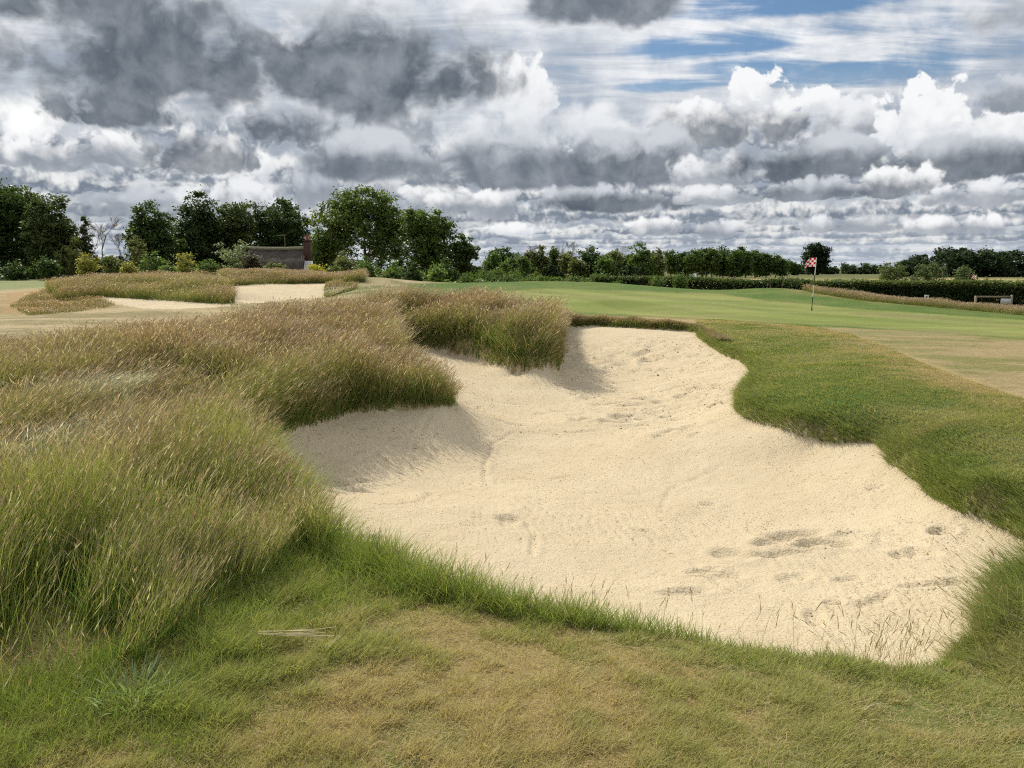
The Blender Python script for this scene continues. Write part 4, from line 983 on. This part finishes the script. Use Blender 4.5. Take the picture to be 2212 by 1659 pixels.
# bramble bank and trees in the middle
BR = [(1010,582,34,608,70),(1060,572,40,606,74),(1110,578,42,606,76),(1160,585,40,606,78),(1205,592,30,606,80),(1040,600,40,610,66),(1250,596,30,604,84),(1085,590,40,608,70),(1140,596,34,608,72),(1290,588,26,600,92)]
BL = ['bramble mound nearest the upright tree','tall bramble mound sloping down to the right','bramble mound at the middle of the bank','low bramble mound before the poplars','small bramble mound beside the soil heap','grey green bramble patch at the edge of the bank',
      'low green mound just right of the soil heap','front bramble mound with bright leaves','front bramble mound at the lower end of the bank','bramble mound under the dark round tree']
for i, (px, t, hw, b, d) in enumerate(BR):
    tree('bramble_bush', BL[i], px, t, hw, b, d, MDG if i != 5 else SIL, 440+i, 'bush', 'bramble mounds along the hedge bottom', ncl=90, per=36, leaf=.20, shape='bush', spread=.35, c2=(.12, .19, .035), sink=.2)
MT = [(1086,534,36,600,108,DKG,'dark round tree first in the middle row'),(1062,548,22,600,104,MDG,'small tree left of the dark round one'),(1125,552,26,602,106,MDG,'middle green tree right of the dark round one'),(1172,530,17,602,112,OLV,'tall narrow olive tree in the middle row'),(1195,532,16,602,114,MDG,'tall narrow green tree beside the olive one'),
      (1148,546,20,602,112,OLV,'small olive tree left of the narrow pair'),(1225,546,22,602,112,OLV,'sparse olive tree right of the narrow pair'),(1275,536,36,600,112,DKG,'broad dark tree with round crown in the middle row'),(1322,540,24,600,116,OLV,'greyish tree right of the broad dark one'),
      (1384,524,32,600,118,MDG,'tall tree with pointed crown at the middle of the row'),(1418,538,22,600,120,OLV,'brownish tree leaning on the tall pointed one'),(1355,550,20,600,120,MDG,'low tree left of the tall pointed one'),(1308,556,22,602,104,MDG,'low green tree before the greyish one'),(1245,560,20,602,104,OLV,'low olive tree before the sparse one'),(1100,560,24,602,98,MDG,'low tree before the dark round one')]
for i, (px, t, hw, b, d, c, lb) in enumerate(MT):
    tree('broadleaf_tree', lb, px, t, hw, b, d, c, 460+i, group='trees in the middle distance', ncl=110, per=36, leaf=.34, trunk=.05, spread=.5, shape='cone' if hw < 18 else 'broad')
bare('bare_tree', 'thin leafless poplar left of the narrow olive tree', 1143, 535, 12, 600, 112, 490); bare('bare_tree', 'thin leafless poplar right of the narrow green tree', 1216, 528, 12, 600, 114, 491); bare('bare_tree', 'leafless stems behind the brownish tree', 1334, 536, 12, 600, 122, 492)
# planted row, one prototype reused
row = [(1450,541,.9),(1476,545,1.),(1496,540,1.05),(1516,537,1.1),(1538,536,1.15),(1562,541,1.),(1586,540,1.05),(1610,545,.95),(1632,541,1.05),(1655,548,.95),(1674,551,.9),(1690,560,.7)]
rl = ['first tree at the left end of the planted row','second tree of the planted row','third tree of the planted row, light green','fourth tree of the planted row','tallest tree of the planted row','tree just right of the tallest in the planted row','middle right tree of the planted row','eighth tree of the planted row, pale green','ninth tree of the planted row','tree third from the right end of the planted row','tree second from the right end of the planted row','small tree ending the planted row on the right']
P0 = [tree('planted_tree', rl[0], row[0][0], row[0][1], 20, 598, 165, MDG, 500, group='planted row of trees behind the field', ncl=90, per=40, leaf=.45, trunk=.14, spread=.7, c2=(.09, .15, .035)),
      tree('planted_tree', rl[1], row[1][0], row[1][1], 18, 598, 163, DKG, 501, group='planted row of trees behind the field', ncl=90, per=40, leaf=.45, trunk=.14, spread=.7, c2=(.07, .13, .03))]
rs = R(9)
for i, (px, t, s_) in enumerate(row[2:]):
    x, y, _ = PD(px, 598, 165+rs.uniform(-4, 4)); z = float(hz(np.array([x]), np.array([y]))[0]); H0 = PD(row[0][0], row[0][1], 165)[2]
    k = (PD(px, t, y)[2]-z)/(PD(row[i % 2][0], row[i % 2][1], 165)[2]-P0[i % 2].location[2])
    copy_tree(P0[i % 2], (x, y, z), rs.uniform(0, 6), (k*1.0, k*1.0, k), rl[i+2])
for i, (px, t, hw, d, lb) in enumerate([(1555,534,20,190,'taller dark tree standing behind the tallest of the planted row'),(1600,534,24,190,'broad dark tree behind the right half of the planted row'),(1525,538,20,190,'dark tree behind the left half of the planted row'),(1640,545,22,188,'dark tree behind the right end of the planted row'),(1580,548,30,185,'low dark tree filling the back of the planted row'),(1480,548,24,185,'low dark tree behind the left end of the planted row')]):
    tree('broadleaf_tree', lb, px, t, hw, 596, d, DKG, 520+i, group='dark trees behind the planted row', ncl=80, per=36, leaf=.55, trunk=.03, spread=.8)
tree('parkland_tree', 'tall lone dark parkland tree right behind the flag', 1762, 525, 30, 586, 260, (.022, .045, .014), 530, ncl=260, per=40, leaf=.65, trunk=.12, spread=1.0, c2=(.035, .06, .02),
     lobes=[(-.1,0,.83,.62,.16),(.35,0,.74,.5,.16),(-.45,0,.60,.42,.13),(.5,0,.5,.42,.14),(.0,0,.5,.55,.25),(-.6,0,.40,.32,.10),(.15,0,.28,.6,.2),(-.1,0,.15,.5,.15)])
FT = [(1693,560,9,240),(1710,564,10,250),(1660,566,12,230),(1722,570,12,250),(1800,574,14,330),(1822,570,9,340),(1833,573,8,345),(1850,578,14,340),(1870,570,16,350),(1888,574,5,350),(1900,576,10,350),(1925,577,14,350),(1845,574,6,350)]
fl = ['round dark tree left of the flag','umbrella shaped dark tree left of the flag','low dark tree at the end of the planted wood','low spreading tree between the flag and the wood','grey tree right of the lone parkland tree','small pointed tree on the skyline','second small pointed tree on the skyline','low mound of trees on the skyline',
      'dome shaped tree on the skyline left of the willow bushes','tiny lollipop shaped tree on the skyline','small tree on the skyline right of the lollipop shaped one','skyline tree just left of the first willow bush','tiny tree between the pointed tree and the dome shaped one']
for i, (px, t, hw, d) in enumerate(FT):
    tree('broadleaf_tree', fl[i], px, t, hw, 586, d, DKG, 540+i, group='small trees on the far skyline', ncl=36, per=22, leaf=.8, trunk=.1 if hw < 6 else .02, spread=.9)
WL = [(1921,570,27,606,72,'rounded willow bush, leftmost of the three on the right'),(2005,570,36,612,66,'broadest willow bush, middle of the three on the right'),(2085,576,27,612,66,'willow bush on the right with a small flag before it')]
for i, (px, t, hw, b, d, lb) in enumerate(WL):
    tree('willow_bush', lb, px, t-9, hw*1.08, b, d, (.09, .125, .05) if i else (.11, .14, .045), 560+i, 'bush', 'willow bushes in the right field', ncl=130, per=52, leaf=.17, shape='bush', spread=.35, c2=(.16, .21, .09), sink=.2)
for i, (px, t, hw, b, d, lb) in enumerate([(1840,598,7,606,70,'tiny dark shrub behind the right hedge near the flagstick'),(1869,597,9,606,70,'twin stemmed dark shrub behind the right hedge'),(1893,600,7,606,70,'tiny brown shrub left of the willow bushes'),(2138,594,12,606,74,'small shrub right of the willow bushes'),(2165,596,12,606,74,'low shrub in the straw field at the right'),(2195,596,12,606,74,'low spreading shrub at the right frame edge'),(1815,600,8,606,70,'low shrub in the field right of the flagstick')]):
    tree('shrub', lb, px, t, hw, b, d, OLV, 570+i, 'bush', 'small shrubs in the right field', ncl=22, per=20, leaf=.16, shape='bush', spread=.25)
# far wood on the right and skyline mass: stuff nobody could count
def woodmass(name, label, spans, seed, c, leaf, n, dist):
    rs = R(seed); Vs, Fs, Cs = [], [], []; b = 0
    for (x0, x1, t0, t1) in spans:
        for k in range(n):
            px = rs.uniform(x0, x1); u = (px-x0)/(x1-x0); top = t0+(t1-t0)*u+rs.normal(0, 2.0); d = dist*rs.uniform(.97, 1.06)
            X, Y, Z = PD(px, top, d); Hh = max(Z-.05, 1.5); rr = Hh*.45
            P, cc, i = crown_points(rs, [(X, Y, Hh*.55, rr, rr, Hh*.45), (X, Y, Hh*.25, rr, rr, Hh*.28)], 26, 24, rr*.26)
            cl = mixn(c, tuple(v*1.5 for v in c), rs.rand(len(P)))
            v, f, cv = leaf_cards(P[:, 0], P[:, 1], np.maximum(P[:, 2], .1), leaf*rs.uniform(.6, 1.3, len(P)), rs, jit(cl, rs, .25))
            Vs.append(v); Fs.append(f+b); Cs.append(cv); b += len(v)
    return tag(make_mesh(name, np.concatenate(Vs), np.concatenate(Fs), m_leaf, None, np.concatenate(Cs), False), label, 'wood', kind='stuff')
woodmass('distant_wood', 'dark wood along the right skyline behind the willow bushes', [(1955,2030,560,540),(2030,2080,538,536),(2080,2150,543,538),(2150,2270,541,545)], 600, (.030,.050,.022), .7, 16, 190)
woodmass('distant_trees', 'thin dark line of far trees along the skyline', [(1680,1760,574,576),(1780,1960,578,578),(940,1480,584,580)], 601, (.03,.05,.022), .8, 22, 330)
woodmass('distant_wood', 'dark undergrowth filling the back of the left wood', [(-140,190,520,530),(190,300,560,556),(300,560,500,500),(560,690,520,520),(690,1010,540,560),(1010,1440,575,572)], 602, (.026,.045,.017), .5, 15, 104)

# clipped hedges: leaves on and in a long box that follows the land
def hedge(name, label, pts, h, wd, seed, n, c, top_c, leaf=.16):
    rs = R(seed); pts = np.array(pts, float); L_ = np.r_[0, np.cumsum(np.hypot(*np.diff(pts[:, :2], axis=0).T))]
    def at(s): return np.stack([np.interp(s, L_, pts[:, 0]), np.interp(s, L_, pts[:, 1])], -1)
    s = rs.rand(n)*L_[-1]; p = at(s); dv = at(np.minimum(s+.5, L_[-1])) - at(np.maximum(s-.5, 0)); dv /= np.linalg.norm(dv, axis=1)[:, None]; nv = np.stack([-dv[:, 1], dv[:, 0]], -1)
    ww = wd*(.8+.5*fbm(s, s*0, 3, 3, seed)); hh = h*(.85+.3*fbm(s, s*0+5, 4, 3, seed+1))
    u = rs.rand(n); side = rs.rand(n); topm = side > .6
    off = np.where(topm, rs.uniform(-.5, .5, n), np.where(rs.rand(n) < .7, -.5, .5))*ww + rs.normal(0, .07, n)
    zz = np.where(topm, hh + np.abs(rs.normal(0, .10, n)), hh*rs.rand(n)**.9)
    px_ = p + nv*off[:, None]; z0 = hz(px_[:, 0], px_[:, 1])
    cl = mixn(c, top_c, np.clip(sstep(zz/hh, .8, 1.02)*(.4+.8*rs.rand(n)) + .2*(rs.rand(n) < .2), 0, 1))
    v, f, cv = leaf_cards(px_[:, 0], px_[:, 1], z0+zz, leaf*rs.uniform(.6, 1.4, n), rs, jit(cl, rs, .3))
    root = bpy.data.objects.new(name, None); C.objects.link(root); root.location = (pts[0][0], pts[0][1], float(hz(pts[:1, 0], pts[:1, 1])[0])); tag(root, label, 'hedge')
    v = v-np.array(root.location); make_mesh('foliage', v, f, m_leaf, root, cv, False)
    segs = []
    for s_ in np.arange(.2, L_[-1], .35):
        a = at(np.array([s_]))[0]; zt = float(hz(np.array([a[0]]), np.array([a[1]]))[0])-root.location[2]; a = a-pts[0, :2]
        for k in range(3):
            e = a+rs.normal(0, .3, 2); segs.append(((a[0], a[1], zt-.1), (e[0], e[1], zt+h*.9), .04, .015))
    v, f = tubes(segs, 4); make_mesh('stems', v, f, m_bark, root)
    return root
hA = [PD(1755, 640, 60), PD(1850, 640, 60), PD(1950, 640, 60), PD(2060, 640, 58), PD(2170, 640, 56), PD(2300, 640, 54)]
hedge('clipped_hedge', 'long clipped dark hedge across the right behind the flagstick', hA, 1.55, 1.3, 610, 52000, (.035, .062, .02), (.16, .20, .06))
hB = [PD(1290, 620, 78), PD(1400, 620, 75), PD(1500, 620, 72), PD(1600, 620, 68), PD(1690, 620, 65), PD(1745, 630, 62)]
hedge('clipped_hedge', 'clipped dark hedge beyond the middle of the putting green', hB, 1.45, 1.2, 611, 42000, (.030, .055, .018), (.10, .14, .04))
for i, (px, lb) in enumerate([(1415, 'bright green shrub bulging from the middle hedge, left one'), (1473, 'bright green shrub bulging from the middle hedge, right one'), (1340, 'low bright bush at the left end of the middle hedge')]):
    tree('hedge_shrub', lb, px, 594 if i < 2 else 600, 24, 618, 70 if i < 2 else 76, MDG, 620+i, 'bush', None, ncl=60, per=40, leaf=.17, shape='bush', spread=.3, c2=(.13, .22, .04))
for i, (px, t, lb) in enumerate([(1800,624,'scrubby dark bush in front of the right hedge'),(1830,622,'wide scrubby bush before the right hedge'),(1772,630,'low scrubby bush right of the flagstick foot')]):
    tree('scrub_bush', lb, px, t, 34, 646, 52, (.05, .075, .03), 630+i, 'bush', 'scrub before the right hedge', ncl=60, per=36, leaf=.16, shape='bush', spread=.3)
far_fescue('fescue_grass', 'straw coloured grass bank behind the middle hedge', [(1290,600),(1340,592),(1420,588),(1560,592),(1700,596),(1760,600),(1760,612),(1300,612)], 0, 66, 100, 3, 24, 90000, .6, .75, 1.0, .8, 205)
# ------------------------------------------------------------------ built things
def plain(name, c, rough=.6, spec=.3, s=8, amp=.15, bump=.3, bd=.005):
    m = Mat(name); p = m.obj(); n_ = m.noise(s, 5, .6, p)
    return m.surf(m.mix(m.ramp(n_, .3, .7), tuple(v*(1-amp) for v in c), tuple(min(1, v*(1+amp)) for v in c)), rough, spec, n_, bump, bd)
def box(cx, cy, cz, sx, sy, sz):
    v = np.array([(cx+a*sx/2, cy+b*sy/2, cz+d*sz/2) for a in (-1, 1) for b in (-1, 1) for d in (-1, 1)])
    return v, np.array([(0, 1, 3, 2), (4, 6, 7, 5), (0, 4, 5, 1), (2, 3, 7, 6), (0, 2, 6, 4), (1, 5, 7, 3)])
def jn(*ps):
    V_, F = [], []; b = 0
    for v, f in ps: V_.append(v); F.append(np.asarray(f)+b); b += len(v)
    return np.concatenate(V_), np.concatenate(F)
def empty(name, loc, label, cat, rz=0, group=None):
    o = bpy.data.objects.new(name, None); C.objects.link(o); o.location = loc; o.rotation_euler = (0, 0, rz); return tag(o, label, cat, group)
m_black = plain('black_pole', (.015, .018, .02), .4); m_white = plain('white_pole', (.72, .72, .66), .4); m_dkgreen = plain('dark_green_pole', (.02, .05, .03), .4)
def checker(name, a, b, nx, nz):
    m = Mat(name); uv = m.n('ShaderNodeUVMap'); mp = m.n('ShaderNodeMapping'); mp.inputs['Scale'].default_value = (nx, nz, 1); m.l(uv.outputs[0], mp.inputs[0])
    ck = m.n('ShaderNodeTexChecker'); ck.inputs['Scale'].default_value = 1.0; m.l(mp.outputs[0], ck.inputs[0])
    ck.inputs[1].default_value = (*a, 1); ck.inputs[2].default_value = (*b, 1)
    d = m.n('ShaderNodeBsdfDiffuse'); t = m.n('ShaderNodeBsdfTranslucent'); x = m.n('ShaderNodeMixShader'); x.inputs[0].default_value = .35
    m.l(ck.outputs[0], d.inputs[0]); m.l(ck.outputs[0], t.inputs[0]); m.l(d.outputs[0], x.inputs[1]); m.l(t.outputs[0], x.inputs[2]); m.l(x.outputs[0], m.out.inputs[0]); return m.m
def flag_mesh(name, w, h, parent, mat, z_top, seed, droop=.35):
    """cloth streaming towards -X with folds; u along the fly, v down the hoist"""
    nu, nv = 36, 24; V_ = []; uv = []
    for j in range(nv+1):
        for i in range(nu+1):
            u, v = i/nu, j/nv
            fold = math.sin(u*7.5+v*1.6+seed)*.05*u**.6 + math.sin(u*3.1-v*2)*.05*u
            xx = -w*(u*(.98-.22*u) - .05*math.sin(u*8)*u*.3) * (1-.12*(1-v)*u)
            zz = z_top - h*v*(1-.20*u*u) - droop*w*u*u*(.95-.15*v) - .02*math.sin(u*7+seed)*u
            V_.append((xx, fold + .12*u*u, zz)); uv.append((u, v))
    F = [(j*(nu+1)+i, j*(nu+1)+i+1, (j+1)*(nu+1)+i+1, (j+1)*(nu+1)+i) for j in range(nv) for i in range(nu)]
    o = make_mesh(name, np.array(V_), np.array(F), mat, parent); uvl = o.data.uv_layers.new(name='UVMap')
    li = np.empty(len(F)*4, np.int32); o.data.loops.foreach_get('vertex_index', li); uvl.data.foreach_set('uv', np.array(uv, np.float32)[li].ravel())
    return o
m_red = checker('red_white_checks', (.80, .78, .76), (.50, .015, .035), 5, 4)
fx, fy, _ = PD(1753.0, 671, 31.5); fz = float(hz(np.array([fx]), np.array([fy]))[0])
fs_ = empty('flagstick', (fx, fy, fz), 'golf flagstick with red and white checkered flag standing in the putting green', 'flagstick', 0)
Hf = PD(1757, 556, 31.5)[2]-fz; lean = (1757.5-1753)/FPX*31.5/Hf
def seg(z0, z1, mat, r=.0135):
    v, f = tubes([((lean*z0, 0, z0), (lean*z1, 0, z1), r, r*.96)], 10); return make_mesh('pole_band', v, f, mat, fs_)
k = Hf/1260.0
for a, b, m in ((1460, 1120, m_dkgreen), (1120, 838, m_white), (838, 610, m_black), (610, 200, m_white)): seg((1460-a)*k-(.1 if a == 1460 else 0), (1460-b)*k, m, .0165)
fl_ = flag_mesh('flag', .50, .355, fs_, m_red, 0, .4, .34); fl_.location = (lean*Hf-.012, 0, Hf-.002)
cupv, cupf = tubes([((0, 0, -.1), (0, 0, .006), .056, .056)], 20); make_mesh('cup_rim', cupv, cupf, m_white, fs_)
v, f = tubes([((.03, 0, -.02), (.035, 0, .10), .006, .006), ((.035, 0, .10), (.05, 0, .115), .006, .006), ((.05, 0, .115), (.09, 0, .115), .006, .006)], 6)
o = make_mesh('ball_lifter', v, f, m_black, fs_)
# marker board, rail with board, distant flags
m_board = plain('painted_board', (.55, .56, .55), .6, .3, 20, .12); m_wood = plain('weathered_wood', (.28, .23, .16), .9, .1, 14, .3)
bx, by, _ = PD(2001, 652, 43); bz = float(hz(np.array([bx]), np.array([by]))[0]); zt = PD(2001, 637, 43)[2]-bz; zb = PD(2001, 649, 43)[2]-bz
mk = empty('marker_sign', (bx, by, bz), 'small upright white notice board with dark marks in the reddish grass', 'sign')
v, f = jn(box(0, 0, (zt+zb)/2, .22, .03, zt-zb)); make_mesh('sign_board', v, f, m_board, mk)
v, f = jn(box(0, .035, zt/2-.15, .06, .04, zt+.2)); make_mesh('post', v, f, m_wood, mk)
hh_ = zt-zb; v, f = jn(box(-.005, -.018, zb+hh_*.68, .07, .006, .06), box(.01, -.018, zb+hh_*.5, .06, .006, .05), box(0, -.018, zb+hh_*.26, .10, .006, .05)); make_mesh('dark_marks', v, f, m_black, mk)
rx, ry, _ = PD(2135, 645, 50); rz_ = float(hz(np.array([rx]), np.array([ry]))[0])
rl_ = empty('rail_fence', (rx, ry, rz_), 'low wooden two post rail in the grass before the right hedge', 'fence')
X0 = (2108-2135)/FPX*50; X1 = (2185-2135)/FPX*50; zt = PD(2135, 639, 50)[2]-rz_
v, f = box(X0, 0, zt/2-.1, .10, .10, zt+.2); make_mesh('post', v, f, m_wood, rl_)
v, f = box(X1, 0, zt/2-.08, .10, .10, zt+.28); make_mesh('post', v, f, m_wood, rl_)
v, f = jn(box((X0+X1)/2, .07, zt-.06, X1-X0+.1, .04, .10)); make_mesh('rail', v, f, m_wood, rl_)
nb_ = empty('notice_board', (rx+X1-.42, ry-.10, rz_+zt-.52), 'pale grey rectangular board fixed at the right end of the wooden rail', 'sign')
v, f = box(0, 0, .18, .62, .03, .33); make_mesh('panel', v, f, m_board, nb_); v, f = box(-.22, .035, -.0, .05, .04, .55); make_mesh('batten', v, f, m_wood, nb_); v, f = box(.22, .035, -.0, .05, .04, .55); make_mesh('batten', v, f, m_wood, nb_)
def small_flag(label, px, top, base, d, mat, w, h, pole):
    x, y, _ = PD(px, base, d); z = float(hz(np.array([x]), np.array([y]))[0]); H = PD(px, top, d)[2]-z
    r_ = empty('flagstick', (x, y, z), label, 'flagstick'); v, f = tubes([((0, 0, -.1), (0, 0, H), .02, .018)], 6); make_mesh('pole', v, f, pole, r_)
    fo = flag_mesh('flag', w, h, r_, mat, 0, 1.2, .3); fo.location = (-.02, 0, H); return r_
small_flag('small distant red and white checkered flag in front of the third willow bush', 2107.5, 594, 613, 62, m_red, .34, .28, m_white)
m_blue = checker('blue_white_checks', (.75, .78, .85), (.16, .26, .55), 5, 4)
small_flag('distant blue and white checkered flag behind the middle hedge', 1503.5, 590, 606, 92, m_blue, .50, .40, m_white)

# cottage: steep weathered roof, ridge, gable, chimney
m_roof = Mat('old_roof'); p = m_roof.obj(); mp = m_roof.n('ShaderNodeMapping'); mp.inputs['Scale'].default_value = (1.2, 1.2, 9); m_roof.l(p, mp.inputs[0])
n_a = m_roof.noise(3.0, 6, .65, mp.outputs[0]); n_b = m_roof.noise(1.1, 4, .6, p)
m_roof = m_roof.surf(m_roof.mix(m_roof.ramp(m_roof.mix(.5, n_a, n_b), .38, .62), (.055, .045, .036), (.11, .095, .078)), .95, .1, n_a, .9, .05)
m_ridge = plain('mossy_ridge', (.24, .22, .15), .95, .1, 6, .3, .8, .03); m_brick = Mat('chimney_brick'); br_ = m_brick.n('ShaderNodeTexBrick'); br_.inputs['Scale'].default_value = 5.0
for i, c_ in ((1, (.085, .035, .026)), (2, (.07, .032, .026)), (3, (.11, .095, .08))): br_.inputs[i].default_value = (*c_, 1)
mpb = m_brick.n('ShaderNodeMapping'); mpb.inputs['Rotation'].default_value = (PI/2, 0, 0); m_brick.l(m_brick.obj(), mpb.inputs[0]); m_brick.l(mpb.outputs[0], br_.inputs[0])
m_brick = m_brick.surf(br_.outputs[0], .9, .1); m_pot = plain('clay_pot', (.30, .09, .05), .8, .1); m_render = plain('white_render', (.62, .62, .60), .9, .1, 10, .08); m_glass = plain('dark_glass', (.03, .035, .04), .15, .5)
D_ = 72.0; cx0, cy0, _ = PD(600, 590, D_); cz0 = float(hz(np.array([cx0]), np.array([cy0]))[0])
ct = empty('cottage', (cx0, cy0, cz0), 'old cottage with steep dark weathered roof seen over the fescue mound', 'cottage')
def lx(px, yy=D_): return PD(px, 590, yy)[0]-cx0
def lz(py, yy=D_): return PD(600, py, yy)[2]-cz0
ze, zr = lz(592), lz(537, D_+2.6); dep = 2.6
xl, xr = lx(520), lx(655)
def roof_pts(x0, x1e, x1r):
    # front eave sweeps in under the gable, ridge slightly sagging, slopes 0.18 thick
    n = 24; V_ = []; F = []
    for i in range(n+1):
        t = i/n; sag = .05*math.sin(t*PI)+.02*math.sin(t*23)
        xe = x0+(x1e-x0)*t; xg = x0+(x1r-x0)*t
        V_ += [(xe, -.15, ze+.03*math.sin(t*17)), (xg, dep, zr-sag), (xe, 2*dep+.15, ze), (xe, 2*dep, ze-.18), (xg, dep, zr-sag-.22), (xe, 0, ze-.18)]
    for i in range(n):
        for j in range(6):
            a = i*6+j; b = i*6+(j+1) % 6; F.append((a, b, b+6, a+6))
    return np.array(V_), np.array(F)
xre, xrr = lx(654), lx(662, D_+2.6)
v, f = roof_pts(xl, xre, xrr); make_mesh('roof', v, f, m_roof, ct, smooth=False)
v, f = tubes([((xl+(xrr-xl)*i/16, dep, zr+.03-.05*math.sin(i/16*PI)), (xl+(xrr-xl)*(i+1)/16, dep, zr+.03-.05*math.sin((i+1)/16*PI)), .17, .17) for i in range(16)], 8); make_mesh('ridge', v, f, m_ridge, ct)
v, f = box((xl+xre)/2, dep, ze/2-.15, xre-xl-.3, 2*dep-.4, ze); make_mesh('wall', v, f, m_render, ct)
gx = xre-.15; gv = np.array([(gx, .2, ze-.2), (gx, 2*dep-.2, ze-.2), (gx, dep, zr-.35), (gx-.1, .2, ze-.2), (gx-.1, 2*dep-.2, ze-.2), (gx-.1, dep, zr-.35)])
make_mesh('gable', gv, np.array([(0, 1, 2, 2), (3, 5, 4, 4), (0, 3, 4, 1), (1, 4, 5, 2), (2, 5, 3, 0)]), m_render, ct, smooth=False) if False else None
me = bpy.data.meshes.new('gable'); me.from_pydata([tuple(p_) for p_ in gv], [], [(0, 1, 2), (5, 4, 3), (0, 3, 4, 1), (1, 4, 5, 2), (2, 5, 3, 0)]); me.materials.append(m_render)
go = bpy.data.objects.new('gable', me); C.objects.link(go); go.parent = ct
chx = lx(667, D_+2.4)+.02; z_a = lz(573, D_); z_b = lz(563, D_); z_c = lz(519, D_)
v, f = box(chx, 2.2, z_b/2-.2, .62, .9, z_b+.4); sk_ = make_mesh('chimney_base', v, f, m_render, ct)
v, f = jn(box(chx, 2.2, (z_b+z_c)/2, .58, .8, z_c-z_b), box(chx, 2.2, z_c+.05, .70, .92, .10)); ch = make_mesh('chimney', v, f, m_brick, ct)
v, f = tubes([((chx, 2.2, z_c+.08), (chx, 2.2, z_c+.45), .15, .12), ((chx, 2.2, z_c+.45), (chx, 2.2, z_c+.52), .16, .16)], 10); make_mesh('chimney_pot', v, f, m_pot, ch)
v, f = box(lx(648), .05, ze*.45, .5, .1, .6); w_ = make_mesh('window', v, f, m_glass, ct)
# television aerial on a pole behind the roof
ax = lx(618, D_+2.6); v, f = tubes([((ax, dep, zr-.2), (ax, dep, zr+1.25), .02, .02), ((ax-.75, dep, zr+1.2), (ax+.1, dep, zr+1.25), .018, .018)]+[((ax-.7+.15*i, dep-.12, zr+1.21), (ax-.7+.15*i, dep+.12, zr+1.21), .008, .008) for i in range(5)], 5)
make_mesh('aerial', v, f, m_wood, ct)
# soil heap between bramble bank and hedge
def lump(name, label, px, base, d, hw, h, seed, mat, cat):
    x, y, _ = PD(px, base, d); z = float(hz(np.array([x]), np.array([y]))[0]); n = 40; th = np.linspace(0, 2*PI, n, endpoint=False); rr = np.linspace(0, 1, 16)[1:]; Wd = hw/FPX*d
    V_ = [(0, 0, h)]; F = []
    for r__ in rr:
        for t in th:
            q_ = 1+.25*(float(fbm(np.array([math.cos(t)*1.5+seed]), np.array([math.sin(t)*1.5]), 1, 3, seed)[0])-.5)
            a, b = math.cos(t)*r__*Wd*q_, math.sin(t)*r__*Wd*.8*q_
            V_.append((a, b, h*(1-r__**1.8) + .3*h*(float(fbm(np.array([a*2]), np.array([b*2]), 1, 4, seed+3)[0])-.5)*(1-r__**4) - .05*(r__ == 1)))
    me = bpy.data.meshes.new(name); F = [(0, 1+i, 1+(i+1) % n) for i in range(n)]+[(1+(k-1)*n+i, 1+k*n+i, 1+k*n+(i+1) % n, 1+(k-1)*n+(i+1) % n) for k in range(1, len(rr)) for i in range(n)]
    me.from_pydata(V_, [], F); me.materials.append(mat); me.polygons.foreach_set('use_smooth', [True]*len(me.polygons)); o = bpy.data.objects.new(name, me); C.objects.link(o); o.location = (x, y, z-.02)
    return tag(o, label, cat)
m_soil = plain('bare_soil', (.13, .075, .045), .95, .1, 6, .4, 1, .06)
lump('soil_heap', 'brown heap of bare soil at the end of the bramble bank', 1237, 609, 76, 24, 1.25, 3, m_soil, 'soil heap')
# clod in the sand, straw wisps, plantain weed
m_clod = plain('sand_clod', (.20, .13, .07), .95, .1, 40, .3, 1, .01)
cxx, cyy, _ = PZ(1412, 716, -.1)
o = lump('turf_clod', 'little brown clod lying below the far lip of the bunker', 1412, 716, cyy, 6, .09, 7, m_clod, 'clod')
m_straw = plain('dry_straw', (.58, .50, .30), .7, .2, 30, .15)
sx0, sy0, _ = PZ(640, 1387, .05); rs = R(77)
def wisp(label, px, py, n, L0, ang, seed):
    rs = R(seed); x, y, _ = PZ(px, py, .04); z = float(hz(np.array([x]), np.array([y]))[0]); segs = []
    for i in range(n):
        a = ang+rs.normal(0, .10); p0 = np.array([rs.normal(0, .02), rs.normal(0, .008), .055+rs.uniform(0, .012)]); ln = L0*rs.uniform(.6, 1.1); d = np.array([math.cos(a), math.sin(a), 0])
        for k in range(5):
            p1 = p0+d*ln/5+np.array([0, rs.normal(0, .002), rs.normal(0, .002)]); segs.append((p0, p1, .0017, .0014)); p0 = p1
    v, f = tubes(segs, 4); o = make_mesh('straw_stalks', v, f, m_straw); o.location = (x, y, z); return tag(o, label, 'straw')
wisp('bundle of pale dry grass stalks lying flat on the foreground turf', 572, 1385, 9, .27, .02, 5)
wisp('single pale stalk lying on the turf right of the stalk bundle', 700, 1415, 2, .12, 1.2, 6)
wisp('few bleached stalks lying in the lower right turf', 1850, 1520, 3, .10, .5, 8)
